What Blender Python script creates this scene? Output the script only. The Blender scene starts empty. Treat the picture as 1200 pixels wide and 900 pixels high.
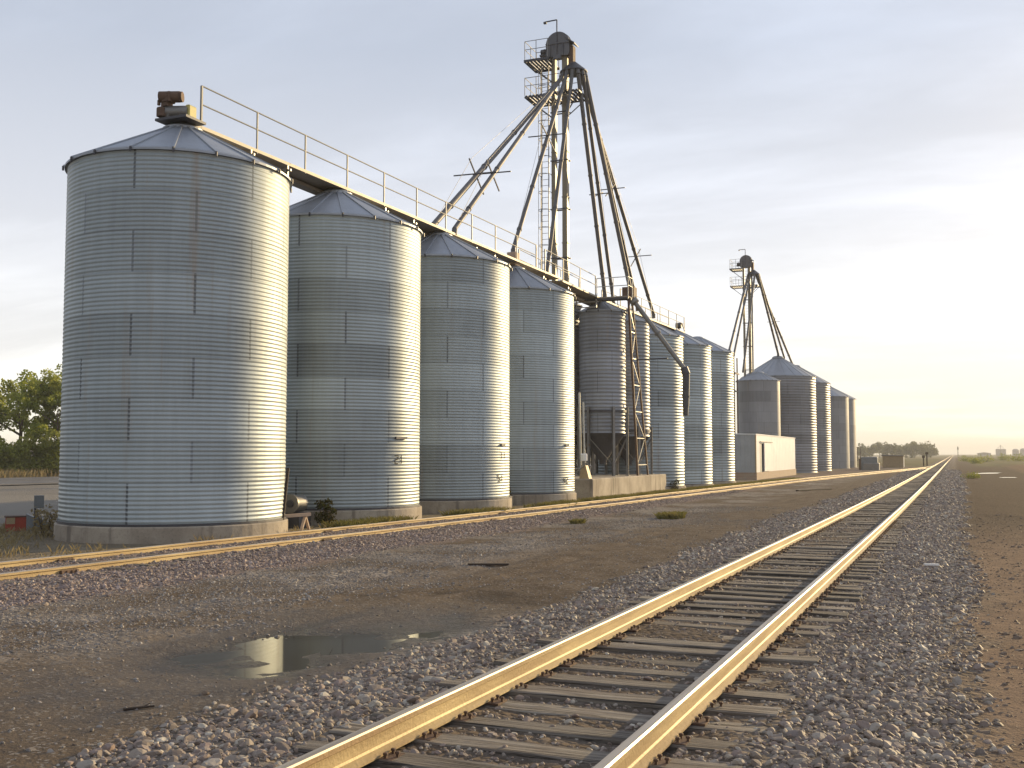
import bpy, math, random
import numpy as np
from mathutils import Vector, Matrix, noise as mnoise
from math import sin, cos, tan, pi, radians, atan2, sqrt, hypot

random.seed(7); RNG = np.random.default_rng(11)
scene = bpy.context.scene
COL = scene.collection
CAM_H = 1.85
SUN_AZ, SUN_EL = radians(23.), radians(12.5)      # azimuth clockwise from the track heading (+Y)

# ------------------------------------------------------------------ terrain height
def zg(y): return -0.30 * np.tanh(np.asarray(y, float) / 48.0)

_perm = RNG.permutation(512)
def vnoise(x, y, s, seed=0):
    x = np.asarray(x, float) / s + 37.3 * seed; y = np.asarray(y, float) / s - 11.7 * seed
    xi = np.floor(x).astype(int); yi = np.floor(y).astype(int)
    fx = x - xi; fy = y - yi
    fx = fx * fx * (3 - 2 * fx); fy = fy * fy * (3 - 2 * fy)
    h = lambda a, b: _perm[(_perm[a & 511] + b) & 511] / 255.5 - 1
    return (h(xi, yi) * (1 - fx) + h(xi + 1, yi) * fx) * (1 - fy) + (h(xi, yi + 1) * (1 - fx) + h(xi + 1, yi + 1) * fx) * fy

def sstep(a, b, x):
    t = np.clip((np.asarray(x, float) - a) / (b - a), 0, 1); return t * t * (3 - 2 * t)

# siding centre line (world X as a function of Y): follows the bins, then swings in to the main track
SID_Y = np.array([-40, 5, 12, 18, 24, 30, 37, 48, 63, 80, 100, 125, 150, 175, 195.])
SID_X = np.array([-13.9, -14.02, -14.02, -13.98, -13.72, -13.5, -13.2, -12.85, -12.35, -11.55, -10.2, -8.0, -5.5, -3.4, -2.55])
def sid_x(y):
    y = np.asarray(y, float)
    # smoothed interpolation
    return sum(np.interp(y + d, SID_Y, SID_X) for d in (-6, -3, 0, 3, 6)) / 5

PUD = [(-7.01, 8.13), (-6.81, 8.88), (-6.48, 9.63), (-6.16, 10.0), (-5.91, 10.28), (-5.78, 10.88), (-5.56, 11.48), (-5.11, 11.03), (-5.04, 10.38), (-5.28, 9.83), (-5.42, 9.33), (-5.48, 8.78), (-5.48, 8.38), (-5.68, 7.83), (-6.11, 7.63), (-6.56, 7.78)]
PC = np.mean(PUD, axis=0)
def pud_sd(x, y):
    """approximate signed distance to the puddle polygon (negative inside)"""
    x = np.asarray(x, float); y = np.asarray(y, float)
    d = np.full(x.shape, 1e9); ins = np.zeros(x.shape, bool)
    n = len(PUD)
    for i in range(n):
        ax, ay = PUD[i]; bx, by = PUD[(i + 1) % n]
        ex, ey = bx - ax, by - ay
        t = np.clip(((x - ax) * ex + (y - ay) * ey) / (ex * ex + ey * ey), 0, 1)
        d = np.minimum(d, np.hypot(x - ax - t * ex, y - ay - t * ey))
        c = ((ay > y) != (by > y)) & (x < (bx - ax) * (y - ay) / (by - ay + 1e-12) + ax)
        ins ^= c
    return np.where(ins, -d, d)

def ground_z(x, y):
    x = np.asarray(x, float); y = np.asarray(y, float)
    z = zg(y)
    near = 1 - sstep(60, 140, np.hypot(x, y))
    z = z + near * (0.020 * vnoise(x, y, 2.1, 1) + 0.010 * vnoise(x, y, 0.7, 2) + 0.006 * vnoise(x, y, 0.3, 3))
    # main track bed
    z = z + 0.075 * sstep(-5.0, -3.8, x) * (1 - sstep(-0.9, 0.35, x))
    z = z - 0.007 * sstep(-3.9, -3.6, x) * (1 - sstep(-1.4, -1.1, x))
    z = z + 0.014 * near * sstep(-4.2, -3.7, x) * (1 - sstep(-1.3, -.8, x)) * vnoise(x, y, .38, 15)
    # siding bed
    sx = sid_x(y)
    band = sstep(-2.0, -1.0, x - sx) * (1 - sstep(1.0, 2.4, x - sx)) * (1 - sstep(120, 170, y))
    z = z + 0.03 * band
    # ruts in the drive
    w_ = 0.35 * vnoise(x, y, 11, 5)
    for rx_ in (6.7, 8.35, 7.4, 9.1): z = z + near * (-0.032 * np.exp(-((x + rx_ + w_ + .012*y*(rx_ > 7.2)) / 0.16) ** 2) + 0.014 * np.exp(-((np.abs(x + rx_ + w_ + .012*y*(rx_ > 7.2)) - .28) / 0.1) ** 2)) * (.5 + .5 * vnoise(x, y, 3.1, 17))
    # puddle basin
    b = 1 - sstep(-0.35, 0.9, pud_sd(x, y) + 0.16 * vnoise(x, y, 0.6, 8) + 0.08 * vnoise(x, y, 0.2, 9))
    z = z * (1 - b) + b * (zg(9.0) - 0.053 + 0.016 * vnoise(x, y, 0.5, 4) + 0.009 * vnoise(x, y, 0.14, 6))
    # low bank beyond the dirt drive on the right
    z = z + 0.35 * sstep(6.5, 9.5, x + vnoise(x, y, 14, 6)) * sstep(60, 110, y)
    return z

# ------------------------------------------------------------------ materials
def new_mat(name):
    m = bpy.data.materials.new(name); m.use_nodes = True
    nt = m.node_tree; nt.nodes.clear()
    out = nt.nodes.new('ShaderNodeOutputMaterial')
    b = nt.nodes.new('ShaderNodeBsdfPrincipled')
    nt.links.new(b.outputs[0], out.inputs[0])
    return m, NT(nt), b

class NT:
    def __init__(s, nt): s.nt = nt
    def n(s, t, **kw):
        o = s.nt.nodes.new(t)
        for k, v in kw.items(): setattr(o, k, v)
        return o
    def set(s, sock, v):
        if isinstance(v, bpy.types.NodeSocket): s.nt.links.new(v, sock)
        elif v is not None:
            if hasattr(sock.default_value, '__len__') and not hasattr(v, '__len__'): v = (v, v, v) if len(sock.default_value) == 3 else (v, v, v, 1)
            if hasattr(sock.default_value, '__len__') and len(sock.default_value) == 4 and len(v) == 3: v = (*v, 1)
            sock.default_value = v
    def math(s, op, a, b=None, c=None, clamp=False):
        o = s.n('ShaderNodeMath', operation=op, use_clamp=clamp)
        s.set(o.inputs[0], a)
        if b is not None: s.set(o.inputs[1], b)
        if c is not None: s.set(o.inputs[2], c)
        return o.outputs[0]
    def vmath(s, op, a, b=None):
        o = s.n('ShaderNodeVectorMath', operation=op)
        s.set(o.inputs[0], a)
        if b is not None: s.set(o.inputs[1], b)
        return o.outputs[0]
    def mix(s, f, a, b, blend='MIX'):
        o = s.n('ShaderNodeMix', data_type='RGBA', blend_type=blend)
        s.set(o.inputs[0], f); s.set(o.inputs[6], a); s.set(o.inputs[7], b)
        return o.outputs[2]
    def ss(s, x, a, b, lo=0., hi=1.):
        o = s.n('ShaderNodeMapRange', interpolation_type='SMOOTHSTEP')
        s.set(o.inputs[0], x); s.set(o.inputs[1], a); s.set(o.inputs[2], b); s.set(o.inputs[3], lo); s.set(o.inputs[4], hi)
        return o.outputs[0]
    def noise(s, vec, scale, detail=3., rough=.55, dim='3D', out=0):
        o = s.n('ShaderNodeTexNoise', noise_dimensions=dim)
        s.set(o.inputs['Vector'], vec); s.set(o.inputs['Scale'], scale); s.set(o.inputs['Detail'], detail); s.set(o.inputs['Roughness'], rough)
        return o.outputs[out]
    def voro(s, vec, scale, feature='F1', out='Distance', rnd=1.):
        o = s.n('ShaderNodeTexVoronoi', feature=feature)
        s.set(o.inputs['Vector'], vec); s.set(o.inputs['Scale'], scale); s.set(o.inputs['Randomness'], rnd)
        return o.outputs[out]
    def wnoise(s, vec):
        o = s.n('ShaderNodeTexWhiteNoise', noise_dimensions='3D'); s.set(o.inputs[0], vec); return o.outputs[0]
    def obj(s): return s.n('ShaderNodeTexCoord').outputs['Object']
    def sep(s, v): return s.n('ShaderNodeSeparateXYZ'), s
    def xyz(s, v):
        o = s.n('ShaderNodeSeparateXYZ'); s.set(o.inputs[0], v); return o.outputs
    def comb(s, x, y, z):
        o = s.n('ShaderNodeCombineXYZ'); s.set(o.inputs[0], x); s.set(o.inputs[1], y); s.set(o.inputs[2], z); return o.outputs[0]
    def scale(s, v, xyz): return s.vmath('MULTIPLY', v, xyz)
    def bump(s, h, strength=.5, dist=.02, normal=None):
        o = s.n('ShaderNodeBump'); s.set(o.inputs['Strength'], strength); s.set(o.inputs['Distance'], dist); s.set(o.inputs['Height'], h)
        if normal is not None: s.set(o.inputs['Normal'], normal)
        return o.outputs[0]
    def rand(s): return s.n('ShaderNodeObjectInfo').outputs['Random']

def P(T, b, **kw):
    names = dict(color='Base Color', rough='Roughness', metal='Metallic', normal='Normal', spec='Specular IOR Level')
    for k, v in kw.items(): T.set(b.inputs[names.get(k, k)], v)

def simple(name, color, rough=.6, metal=0., var=.25, scale=6., bump=.2, bdist=.01, rust=None, rust_amt=.55):
    m, T, b = new_mat(name)
    v = T.obj(); r = T.rand()
    v2 = T.vmath('ADD', v, T.comb(T.math('MULTIPLY', r, 37.), T.math('MULTIPLY', r, 91.), r))
    n1 = T.noise(v2, scale, 4.); n2 = T.noise(v2, scale * 7, 3.)
    k = T.math('ADD', T.math('MULTIPLY', T.math('SUBTRACT', n1, .5), var * 2), T.math('MULTIPLY', T.math('SUBTRACT', n2, .5), var))
    k = T.math('ADD', k, 1.)
    col = T.vmath('MULTIPLY', T.comb(*color), T.comb(k, k, k))
    if rust:
        f = T.ss(T.noise(v2, scale * 1.7, 6., .65), rust_amt, rust_amt + .12)
        col = T.mix(f, col, rust)
        P(T, b, metal=T.math('MULTIPLY', T.math('SUBTRACT', 1., f), metal))
    else: P(T, b, metal=metal)
    P(T, b, color=col, rough=T.math('ADD', T.math('MULTIPLY', T.math('SUBTRACT', n1, .5), .2), rough))
    if bump: P(T, b, normal=T.bump(n2, bump, bdist))
    return m

def galv(name, ring_h=.94, nsheet=6, base=(.395, .445, .46), metal=.40, rough=.48, seams=True, z0=0.):
    m, T, b = new_mat(name)
    v = T.obj(); x, y, z = T.xyz(v); r = T.rand()
    ang = T.math('DIVIDE', T.math('ARCTAN2', y, x), 2 * pi)
    zz = T.math('DIVIDE', T.math('SUBTRACT', z, z0), ring_h)
    ring = T.math('FLOOR', zz)
    a2 = T.math('ADD', T.math('MULTIPLY', ang, float(nsheet)), T.math('MULTIPLY', ring, .5))
    a2 = T.math('ADD', a2, T.math('MULTIPLY', r, 1.0))
    sheet = T.math('FLOOR', a2)
    off = T.math('MULTIPLY', r, 57.)
    w = T.wnoise(T.comb(sheet, ring, off)); wr = T.wnoise(T.comb(3.3, ring, off))
    vv = T.vmath('ADD', v, T.comb(off, off, off))
    big = T.noise(T.scale(vv, (.5, .5, .35)), 1., 4.)
    streak = T.noise(T.scale(vv, (5., 5., .25)), 1., 5., .6)
    grain = T.noise(vv, 22., 3.)
    k = T.math('ADD', .80, T.math('MULTIPLY', w, .15))
    k = T.math('ADD', k, T.math('MULTIPLY', T.math('SUBTRACT', wr, .5), .30))
    k = T.math('ADD', k, T.math('MULTIPLY', T.math('SUBTRACT', big, .5), .6))
    k = T.math('ADD', k, T.math('MULTIPLY', T.math('SUBTRACT', streak, .5), .30))
    k = T.math('ADD', k, T.math('MULTIPLY', T.math('SUBTRACT', grain, .5), .14))
    col = T.vmath('MULTIPLY', T.comb(*base), T.comb(k, k, k))
    # dusty, slightly browned runs
    rustf = T.math('MULTIPLY', T.ss(T.noise(T.scale(vv, (3.2, 3.2, .16)), 1., 6., .65), .56, .76), .5)
    col = T.mix(rustf, col, (.30, .235, .16))
    if seams:
        fr = T.math('SUBTRACT', a2, sheet)
        e = T.math('MINIMUM', fr, T.math('SUBTRACT', 1., fr))
        vs = T.math('SUBTRACT', 1., T.ss(e, .006, .013))
        fz = T.math('SUBTRACT', zz, ring)
        ez = T.math('MINIMUM', fz, T.math('SUBTRACT', 1., fz))
        hs = T.math('SUBTRACT', 1., T.ss(ez, .012, .03))
        # bolts: dashed break-up down the vertical lap
        dash = T.ss(T.math('FRACT', T.math('MULTIPLY', z, 10.2)), .2, .5, .45, 1.)
        vsel = T.ss(T.wnoise(T.comb(T.math('ROUND', a2), ring, 9.)), .0, .8, .35, .74)
        sm = T.math('MAXIMUM', T.math('MULTIPLY', T.math('MULTIPLY', vs, dash), vsel), T.math('MULTIPLY', hs, .22))
        col = T.mix(sm, col, (.05, .05, .055))
    P(T, b, color=col, metal=T.math('SUBTRACT', metal, T.math('MULTIPLY', rustf, .8), clamp=True),
      rough=T.math('ADD', rough, T.math('MULTIPLY', T.math('SUBTRACT', big, .45), .35)),
      normal=T.bump(grain, .06, .01))
    return m

M = {}
M['galv'] = galv('galvanised_corrugated')
M['galv_old'] = galv('galvanised_dull', ring_h=1.1, nsheet=5, base=(.33, .345, .37), metal=.32, rough=.5)
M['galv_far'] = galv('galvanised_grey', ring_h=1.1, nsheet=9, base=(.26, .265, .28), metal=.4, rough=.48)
M['roof'] = simple('roof_sheet', (.34, .365, .40), rough=.5, metal=.4, var=.22, scale=1.2, bump=.05)
M['steel'] = simple('weathered_steel', (.24, .23, .215), rough=.5, metal=.55, var=.3, scale=2.5, rust=(.20, .12, .07), rust_amt=.60)
M['spout'] = simple('spout_steel', (.14, .135, .135), rough=.6, metal=.25, var=.25, scale=2.5, rust=(.13, .09, .07), rust_amt=.66)
M['head'] = simple('grey_head_sheet', (.13, .13, .14), rough=.5, metal=.35, var=.3, scale=2.2, rust=(.13, .08, .055), rust_amt=.62)
M['steel_dark'] = simple('dark_steel', (.075, .075, .085), rough=.5, metal=.4, var=.35, scale=3., rust=(.13, .07, .045), rust_amt=.62)
M['steel_pale'] = simple('galvanised_bar', (.46, .45, .42), rough=.42, metal=.6, var=.2, scale=4.)  # pale galvanised steel for hangers, braces, pipes and the landing railing
M['cream_casing'] = simple('cream_painted_casing', (.25, .215, .15), rough=.5, metal=.1, var=.2, scale=1.5, rust=(.22, .12, .07), rust_amt=.64)
M['rust'] = simple('rusty_iron', (.125, .075, .05), rough=.75, metal=.1, var=.4, scale=5., bump=.4)
M['pipe'] = simple('weathered_pipe', (.21, .21, .205), rough=.55, metal=.4, var=.25, scale=4., rust=(.2, .14, .09), rust_amt=.62)
M['beam'] = simple('weathered_beam', (.42, .38, .31), rough=.6, metal=.2, var=.3, scale=3., rust=(.2, .14, .09), rust_amt=.6)
M['plank'] = simple('weathered_deck', (.30, .255, .20), rough=.8, var=.35, scale=2., bump=.3)
M['wood_pale'] = simple('pale_timber', (.50, .37, .27), rough=.75, var=.3, scale=5.)
M['wood_dark'] = simple('dark_timber', (.05, .033, .022), rough=.8, var=.3, scale=4.)
M['red'] = simple('faded_red_paint', (.36, .055, .03), rough=.6, var=.35, scale=5., rust=(.16, .08, .05), rust_amt=.6)
M['tan'] = simple('tan_paint', (.38, .28, .16), rough=.6, var=.3, scale=6.)
M['greypaint'] = simple('grey_paint', (.20, .215, .22), rough=.55, var=.25, scale=4., rust=(.14, .09, .06), rust_amt=.66)
M['yellow'] = simple('yellow_guard', (.50, .43, .13), rough=.5, var=.2, scale=6., rust=(.2, .13, .07), rust_amt=.62)
M['white'] = simple('white_sheet', (.82, .81, .79), rough=.35, var=.08, scale=1.2, bump=.05, rust=(.45, .36, .25), rust_amt=.70)
M['shed_white'] = simple('white_painted_sheet', (.84, .83, .81), rough=.36, var=.06, scale=1.2, bump=.0, rust=(.5, .42, .3), rust_amt=.74)
M['shed_shade'] = simple('shed_shade_sheet', (.36, .38, .40), rough=.5, var=.2, scale=1.3)  # darker copy of the white sheet: shade on the unlit walls put into colour
M['black'] = simple('black_marking', (.015, .015, .016), rough=.7, var=.2, bump=0)
M['bark'] = simple('bark', (.10, .075, .055), rough=.9, var=.4, scale=4., bump=.6, bdist=.03)
M['far_wall'] = simple('far_silo_concrete', (.36, .33, .30), rough=.8, var=.15, scale=.3)

def concrete():
    m, T, b = new_mat('stained_concrete'); v = T.obj(); x, y, z = T.xyz(v); r = T.rand()
    vv = T.vmath('ADD', v, T.comb(T.math('MULTIPLY', r, 40.), 0., 0.))
    n = T.noise(vv, .9, 6., .6); n2 = T.noise(vv, 18., 3.); st = T.noise(T.scale(vv, (3., 3., .4)), 1., 5.)
    col = T.mix(T.ss(n, .3, .7), (.27, .225, .175), (.44, .38, .30))
    col = T.mix(T.ss(st, .52, .72), col, (.17, .14, .11))
    col = T.mix(T.math('MULTIPLY', T.ss(n2, .5, .75), .4), col, (.15, .13, .11))
    P(T, b, color=col, rough=.85, normal=T.bump(T.math('ADD', n2, T.math('MULTIPLY', n, 2.)), .5, .02)); return m
M['concrete'] = concrete()

def brickbase():
    m, T, b = new_mat('block_base'); v = T.obj(); x, y, z = T.xyz(v)
    n = T.noise(v, 3., 5., .6)
    br = T.n('ShaderNodeTexBrick'); T.set(br.inputs['Vector'], T.comb(y, z, x)); br.inputs['Scale'].default_value = 2.2
    T.set(br.inputs['Color1'], (.40, .27, .19)); T.set(br.inputs['Color2'], (.32, .22, .15)); T.set(br.inputs['Mortar'], (.36, .32, .27))
    col = T.mix(T.ss(n, .45, .7), br.outputs[0], (.36, .29, .22))
    P(T, b, color=col, rough=.85); return m
M['block'] = brickbase()

def rail_mats():
    m, T, b = new_mat('rail_rust_side'); v = T.obj(); r = T.rand()
    n = T.noise(T.scale(v, (6., .7, 6.)), 1., 5., .6); n2 = T.noise(v, 40., 3.); n3 = T.noise(T.scale(v, (8., .12, 8.)), 1., 3.)
    col = T.mix(T.ss(n, .35, .65), (.35, .25, .125), (.50, .385, .20))
    col = T.mix(T.math('MULTIPLY', T.ss(n3, .5, .7), .5), col, (.32, .19, .10))
    P(T, b, color=col, rough=.62, metal=.22, normal=T.bump(n2, .7, .006))
    m2, T, b = new_mat('rail_worn_head'); v = T.obj(); n = T.noise(T.scale(v, (30., .5, 30.)), 1., 4.)
    P(T, b, color=T.mix(T.ss(n, .4, .7), (.46, .41, .34), (.34, .29, .23)), rough=.42, metal=.6)
    return m, m2
M['rail_side'], M['rail_head'] = rail_mats()

def tie_mat():
    m, T, b = new_mat('weathered_tie'); v = T.obj(); r = T.rand()
    vv = T.vmath('ADD', v, T.comb(T.math('MULTIPLY', r, 71.), T.math('MULTIPLY', r, 23.), T.math('MULTIPLY', r, 11.)))
    g = T.noise(T.scale(vv, (1.3, 26., 26.)), 1., 6., .65); c = T.noise(T.scale(vv, (.8, 60., 60.)), 1., 4., .6); n = T.noise(vv, 2.2, 4.)
    col = T.mix(T.ss(g, .3, .7), (.125, .102, .08), (.29, .255, .205))
    col = T.mix(T.ss(c, .56, .66), col, (.03, .024, .018))
    col = T.mix(T.math('MULTIPLY', T.ss(n, .45, .7), .55), col, (.15, .115, .085))
    k = T.math('ADD', .72, T.math('MULTIPLY', r, .5)); col = T.vmath('MULTIPLY', col, T.comb(k, k, k))
    h = T.math('SUBTRACT', g, T.math('MULTIPLY', T.ss(c, .54, .66), .8))
    P(T, b, color=col, rough=.85, normal=T.bump(h, .9, .02)); return m
M['tie'] = tie_mat()

def stone_mat(name, cols, tint=.25):
    m, T, b = new_mat(name); v = T.obj()
    rp = T.n('ShaderNodeNewGeometry').outputs['Random Per Island']
    ramp = T.n('ShaderNodeValToRGB'); T.set(ramp.inputs[0], rp)
    cr = ramp.color_ramp; cr.interpolation = 'LINEAR'
    for i, c in enumerate(cols):
        e = cr.elements[i] if i < 2 else cr.elements.new(1.)
        e.position = i / (len(cols) - 1); e.color = (*c, 1)
        for i, e in enumerate(cr.elements): e.position = i / (len(cols) - 1); e.color = (*cols[i], 1)
    n = T.noise(v, 45., 3.); n2 = T.noise(v, .8, 3.)
    col = T.mix(T.ss(n, .35, .8, 0., .4), ramp.outputs[0], (.19, .155, .12))
    col = T.mix(T.ss(n2, .35, .7, 0., tint), col, (.15, .115, .085))
    P(T, b, color=col, rough=.72, normal=T.bump(n, .3, .006)); return m
M['stone'] = stone_mat('ballast_stone', [(0.323, 0.266, 0.21), (0.147, 0.114, 0.092), (0.49, 0.427, 0.344), (0.235, 0.18, 0.147), (0.304, 0.223, 0.185), (0.176, 0.138, 0.109), (0.392, 0.318, 0.252), (0.216, 0.171, 0.147), (0.265, 0.209, 0.155), (0.588, 0.532, 0.428), (0.196, 0.152, 0.122), (0.343, 0.257, 0.202), (0.245, 0.199, 0.172), (0.157, 0.123, 0.097)])
M['stone_pink'] = stone_mat('siding_stone', [(.56,.49,.42),(.19,.145,.12),(.37,.28,.245),(.46,.365,.32),(.24,.175,.155),(.17,.125,.11),(.31,.235,.205),(.21,.16,.145),(.38,.31,.265),(.15,.11,.095),(.28,.215,.19)])
M['stone_grey'] = stone_mat('drive_gravel', [(.50,.46,.41),(.22,.185,.155),(.38,.34,.30),(.17,.15,.13),(.23,.21,.19),(.32,.30,.28),(.14,.12,.10),(.20,.17,.15),(.27,.24,.24)])
M['clod'] = stone_mat('dirt_clod', [(.20,.135,.085),(.16,.11,.07),(.24,.165,.11),(.18,.13,.09)], .3)

def ground_mat():
    m, T, b = new_mat('earth'); v = T.obj(); x, y, z = T.xyz(v)
    v2 = T.comb(x, y, 0.)
    w1 = T.noise(v2, .35, 4., .6); w2 = T.noise(v2, 1.6, 5., .6); w3 = T.noise(v2, .06, 3.)
    fine = T.noise(v2, 28., 4., .65); mid = T.noise(v2, 6., 4., .6)
    warp = T.math('ADD', T.math('MULTIPLY', T.math('SUBTRACT', w1, .5), 2.6), T.math('MULTIPLY', T.math('SUBTRACT', w2, .5), .9))
    xw = T.math('ADD', x, warp)
    # stones printed as a fine gravel beyond where single stones are modelled
    vc = T.n('ShaderNodeTexVoronoi'); T.set(vc.inputs['Vector'], v2); vc.inputs['Scale'].default_value = 15.
    gcell = T.xyz(vc.outputs['Color'])[0]; gd = vc.outputs['Distance']
    vc2 = T.n('ShaderNodeTexVoronoi'); T.set(vc2.inputs['Vector'], v2); vc2.inputs['Scale'].default_value = 38.
    gcell2 = T.xyz(vc2.outputs['Color'])[0]
    dirt = T.mix(T.ss(w2, .3, .7), (.098, .072, .050), (.17, .13, .092))
    dirt = T.mix(T.ss(fine, .45, .75, 0., .7), dirt, (.19, .155, .115))
    dirt = T.mix(T.math('MULTIPLY', T.ss(gcell2, .86, .95), .75), dirt, (.30, .27, .23))
    # damp darker ground round the puddle
    px = T.math('DIVIDE', T.math('ADD', x, 5.9), 2.1); py = T.math('DIVIDE', T.math('SUBTRACT', y, 9.0), 3.6)
    pr = T.math('SQRT', T.math('ADD', T.math('MULTIPLY', px, px), T.math('MULTIPLY', py, py)))
    damp = T.ss(T.math('ADD', pr, T.math('MULTIPLY', T.math('SUBTRACT', w2, .5), .9)), .5, 1.25, 1., 0.)
    dirt = T.mix(T.math('MULTIPLY', damp, .55), dirt, (.05, .038, .025))
    zw = T.ss(T.math('ADD', z, T.math('MULTIPLY', T.math('SUBTRACT', mid, .5), .02)), -.102, -.072, 1., 0.)
    rim = T.math('MULTIPLY', zw, T.ss(pr, 1.1, 1.7, 1., 0.))
    dirt = T.mix(T.math('MULTIPLY', rim, .7), dirt, (.030, .022, .014))
    grey = T.mix(gcell, (.16, .14, .12), (.44, .40, .355))
    grey = T.mix(T.ss(fine, .4, .7, 0., .6), grey, (.15, .125, .10))
    gpatch = T.math('MULTIPLY', T.ss(w1, .42, .58), T.math('MULTIPLY', T.ss(xw, -12., -10.4), T.ss(xw, -8.6, -6.8, 1., 0.)))
    col = T.mix(T.math('MULTIPLY', gpatch, .85), dirt, grey)
    pink = T.mix(gcell, (.17, .13, .11), (.38, .30, .26)); pink = T.mix(T.ss(mid, .45, .7, 0., .5), pink, (.17, .13, .10))
    fp = T.math('MULTIPLY', T.ss(xw, -11.3, -10.5, 1., 0.), T.ss(y, 45., 80., 1., .55))
    col = T.mix(fp, col, pink)
    # dusty yard on the bin side
    dusty = T.mix(T.ss(w2, .3, .7), (.20, .165, .115), (.27, .225, .16)); dusty = T.mix(T.ss(fine, .5, .75, 0., .5), dusty, (.15, .12, .085))
    col = T.mix(T.ss(xw, -15.2, -14.2, 1., 0.), col, dusty)
    lot = T.mix(T.ss(w3, .4, .6), (.235, .215, .185), (.29, .265, .225))
    col = T.mix(T.ss(xw, -26., -24., 1., 0.), col, lot)
    # main-line ballast and its fines
    bal = T.mix(gcell, (.095, .078, .06), (.29, .245, .20)); bal = T.mix(T.ss(mid, .4, .7, 0., .55), bal, (.135, .105, .08))
    fb = T.math('MULTIPLY', T.ss(xw, -5.2, -4.4), T.ss(xw, -.2, .5, 1., 0.))
    col = T.mix(fb, col, bal)
    crib = T.math('MULTIPLY', T.ss(x, -3.7, -3.4), T.ss(x, -1.5, -1.2, 1., 0.))
    col = T.mix(T.math('MULTIPLY', crib, .6), col, (.125, .097, .073))
    # tan dirt then dark drive on the right
    tan_ = T.mix(T.ss(w2, .3, .7), (.185, .127, .088), (.26, .182, .125)); tan_ = T.mix(T.ss(fine, .5, .75, 0., .6), tan_, (.14, .10, .07))
    darkd = T.mix(T.ss(mid, .3, .7), (.075, .054, .04), (.125, .092, .065))
    rd = T.mix(T.ss(T.math('ADD', y, T.math('MULTIPLY', warp, 4.)), 22., 36.), tan_, darkd)
    fr_ = T.ss(xw, -.2, .55)
    col = T.mix(fr_, col, rd)
    # far fields
    fn = T.noise(T.scale(v2, (.012, .004, 1.)), 1., 4.); fn2 = T.noise(T.scale(v2, (.15, .05, 1.)), 1., 5., .65)
    fld = T.mix(T.ss(fn, .4, .6), (.19, .155, .08), (.12, .115, .05)); fld = T.mix(T.ss(fn2, .5, .7, 0., .7), fld, (.10, .095, .045))
    bank = T.mix(T.ss(mid, .4, .6), (.22, .13, .085), (.16, .12, .07))
    rf = T.ss(xw, 6.6, 8.0); col = T.mix(rf, col, bank)
    xf = T.ss(T.math('ADD', xw, T.math('MULTIPLY', T.math('SUBTRACT', w3, .5), 20.)), 9., 14.)
    lf = T.math('MULTIPLY', T.ss(xw, -16., -13., 1., 0.), T.ss(y, 178., 190.))
    ff = T.math('MAXIMUM', T.math('MULTIPLY', xf, T.ss(y, 30., 60.)), lf)
    ff = T.math('MAXIMUM', ff, T.math('MULTIPLY', T.ss(y, 175., 230.), T.math('MAXIMUM', T.ss(x, -5.5, -4.5, 1., 0.), T.ss(x, 2., 5.))))
    ff = T.math('MAXIMUM', ff, T.ss(x, -84., -80., 1., 0.))
    col = T.mix(ff, col, fld)
    h = T.math('ADD', T.math('MULTIPLY', fine, .5), T.math('MULTIPLY', mid, .8))
    stones = T.math('SUBTRACT', 1., gd)
    stf = T.math('MAXIMUM', T.math('MAXIMUM', fb, fp), gpatch)
    h = T.math('ADD', h, T.math('MULTIPLY', T.math('MULTIPLY', stones, stf), 1.1))
    wet = T.math('MULTIPLY', damp, .35)
    P(T, b, color=col, rough=T.math('SUBTRACT', .92, T.math('ADD', wet, T.math('MULTIPLY', rim, .3))), spec=T.math('ADD', .03, T.math('MULTIPLY', damp, .35)), normal=T.bump(h, .85, .05)); return m
M['ground'] = ground_mat()

def asphalt():
    m, T, b = new_mat('asphalt'); v = T.obj(); n = T.noise(v, .4, 4.); f = T.noise(v, 30., 2.)
    col = T.mix(T.ss(n, .35, .65), (.075, .075, .08), (.13, .125, .12)); P(T, b, color=col, rough=.85, normal=T.bump(f, .3, .01)); return m
M['asphalt'] = asphalt()
M['roadline'] = simple('faded_yellow_line', (.50, .36, .14), rough=.8, var=.3, scale=1.)

def water():
    m, T, b = new_mat('puddle_water'); v = T.obj(); n = T.noise(v, 5., 2.)
    P(T, b, color=(.05, .039, .022), rough=.04, normal=T.bump(n, .015, .01)); b.inputs['IOR'].default_value = 1.37; b.inputs['Specular Tint'].default_value = (1., .9, .7, 1); return m  # warm specular tint colours the reflections golden
M['water'] = water()

def leaf_mat(name, c1, c2, c3, trans=.45):
    m = bpy.data.materials.new(name); m.use_nodes = True; nt = m.node_tree; nt.nodes.clear(); T = NT(nt)
    out = T.n('ShaderNodeOutputMaterial'); v = T.obj()
    rp = T.n('ShaderNodeNewGeometry').outputs['Random Per Island']; n = T.noise(v, .55, 3.)
    col = T.mix(T.ss(n, .35, .65), c1, c2); col = T.mix(T.math('MULTIPLY', rp, .7), col, c3)
    d = T.n('ShaderNodeBsdfDiffuse'); t = T.n('ShaderNodeBsdfTranslucent'); T.set(d.inputs[0], col); T.set(t.inputs[0], col)
    mx = T.n('ShaderNodeMixShader'); mx.inputs[0].default_value = trans
    nt.links.new(d.outputs[0], mx.inputs[1]); nt.links.new(t.outputs[0], mx.inputs[2]); nt.links.new(mx.outputs[0], out.inputs[0]); return m
M['leaf'] = leaf_mat('spring_leaves', (.30, .34, .055), (.46, .45, .10), (.20, .25, .05), .55)
M['leaf_dark'] = leaf_mat('hedge_leaves', (.26, .29, .055), (.40, .39, .09), (.17, .20, .045))
M['leaf_far'] = leaf_mat('far_tree_leaves', (.15, .16, .07), (.19, .195, .09), (.12, .125, .06), .3)
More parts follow.
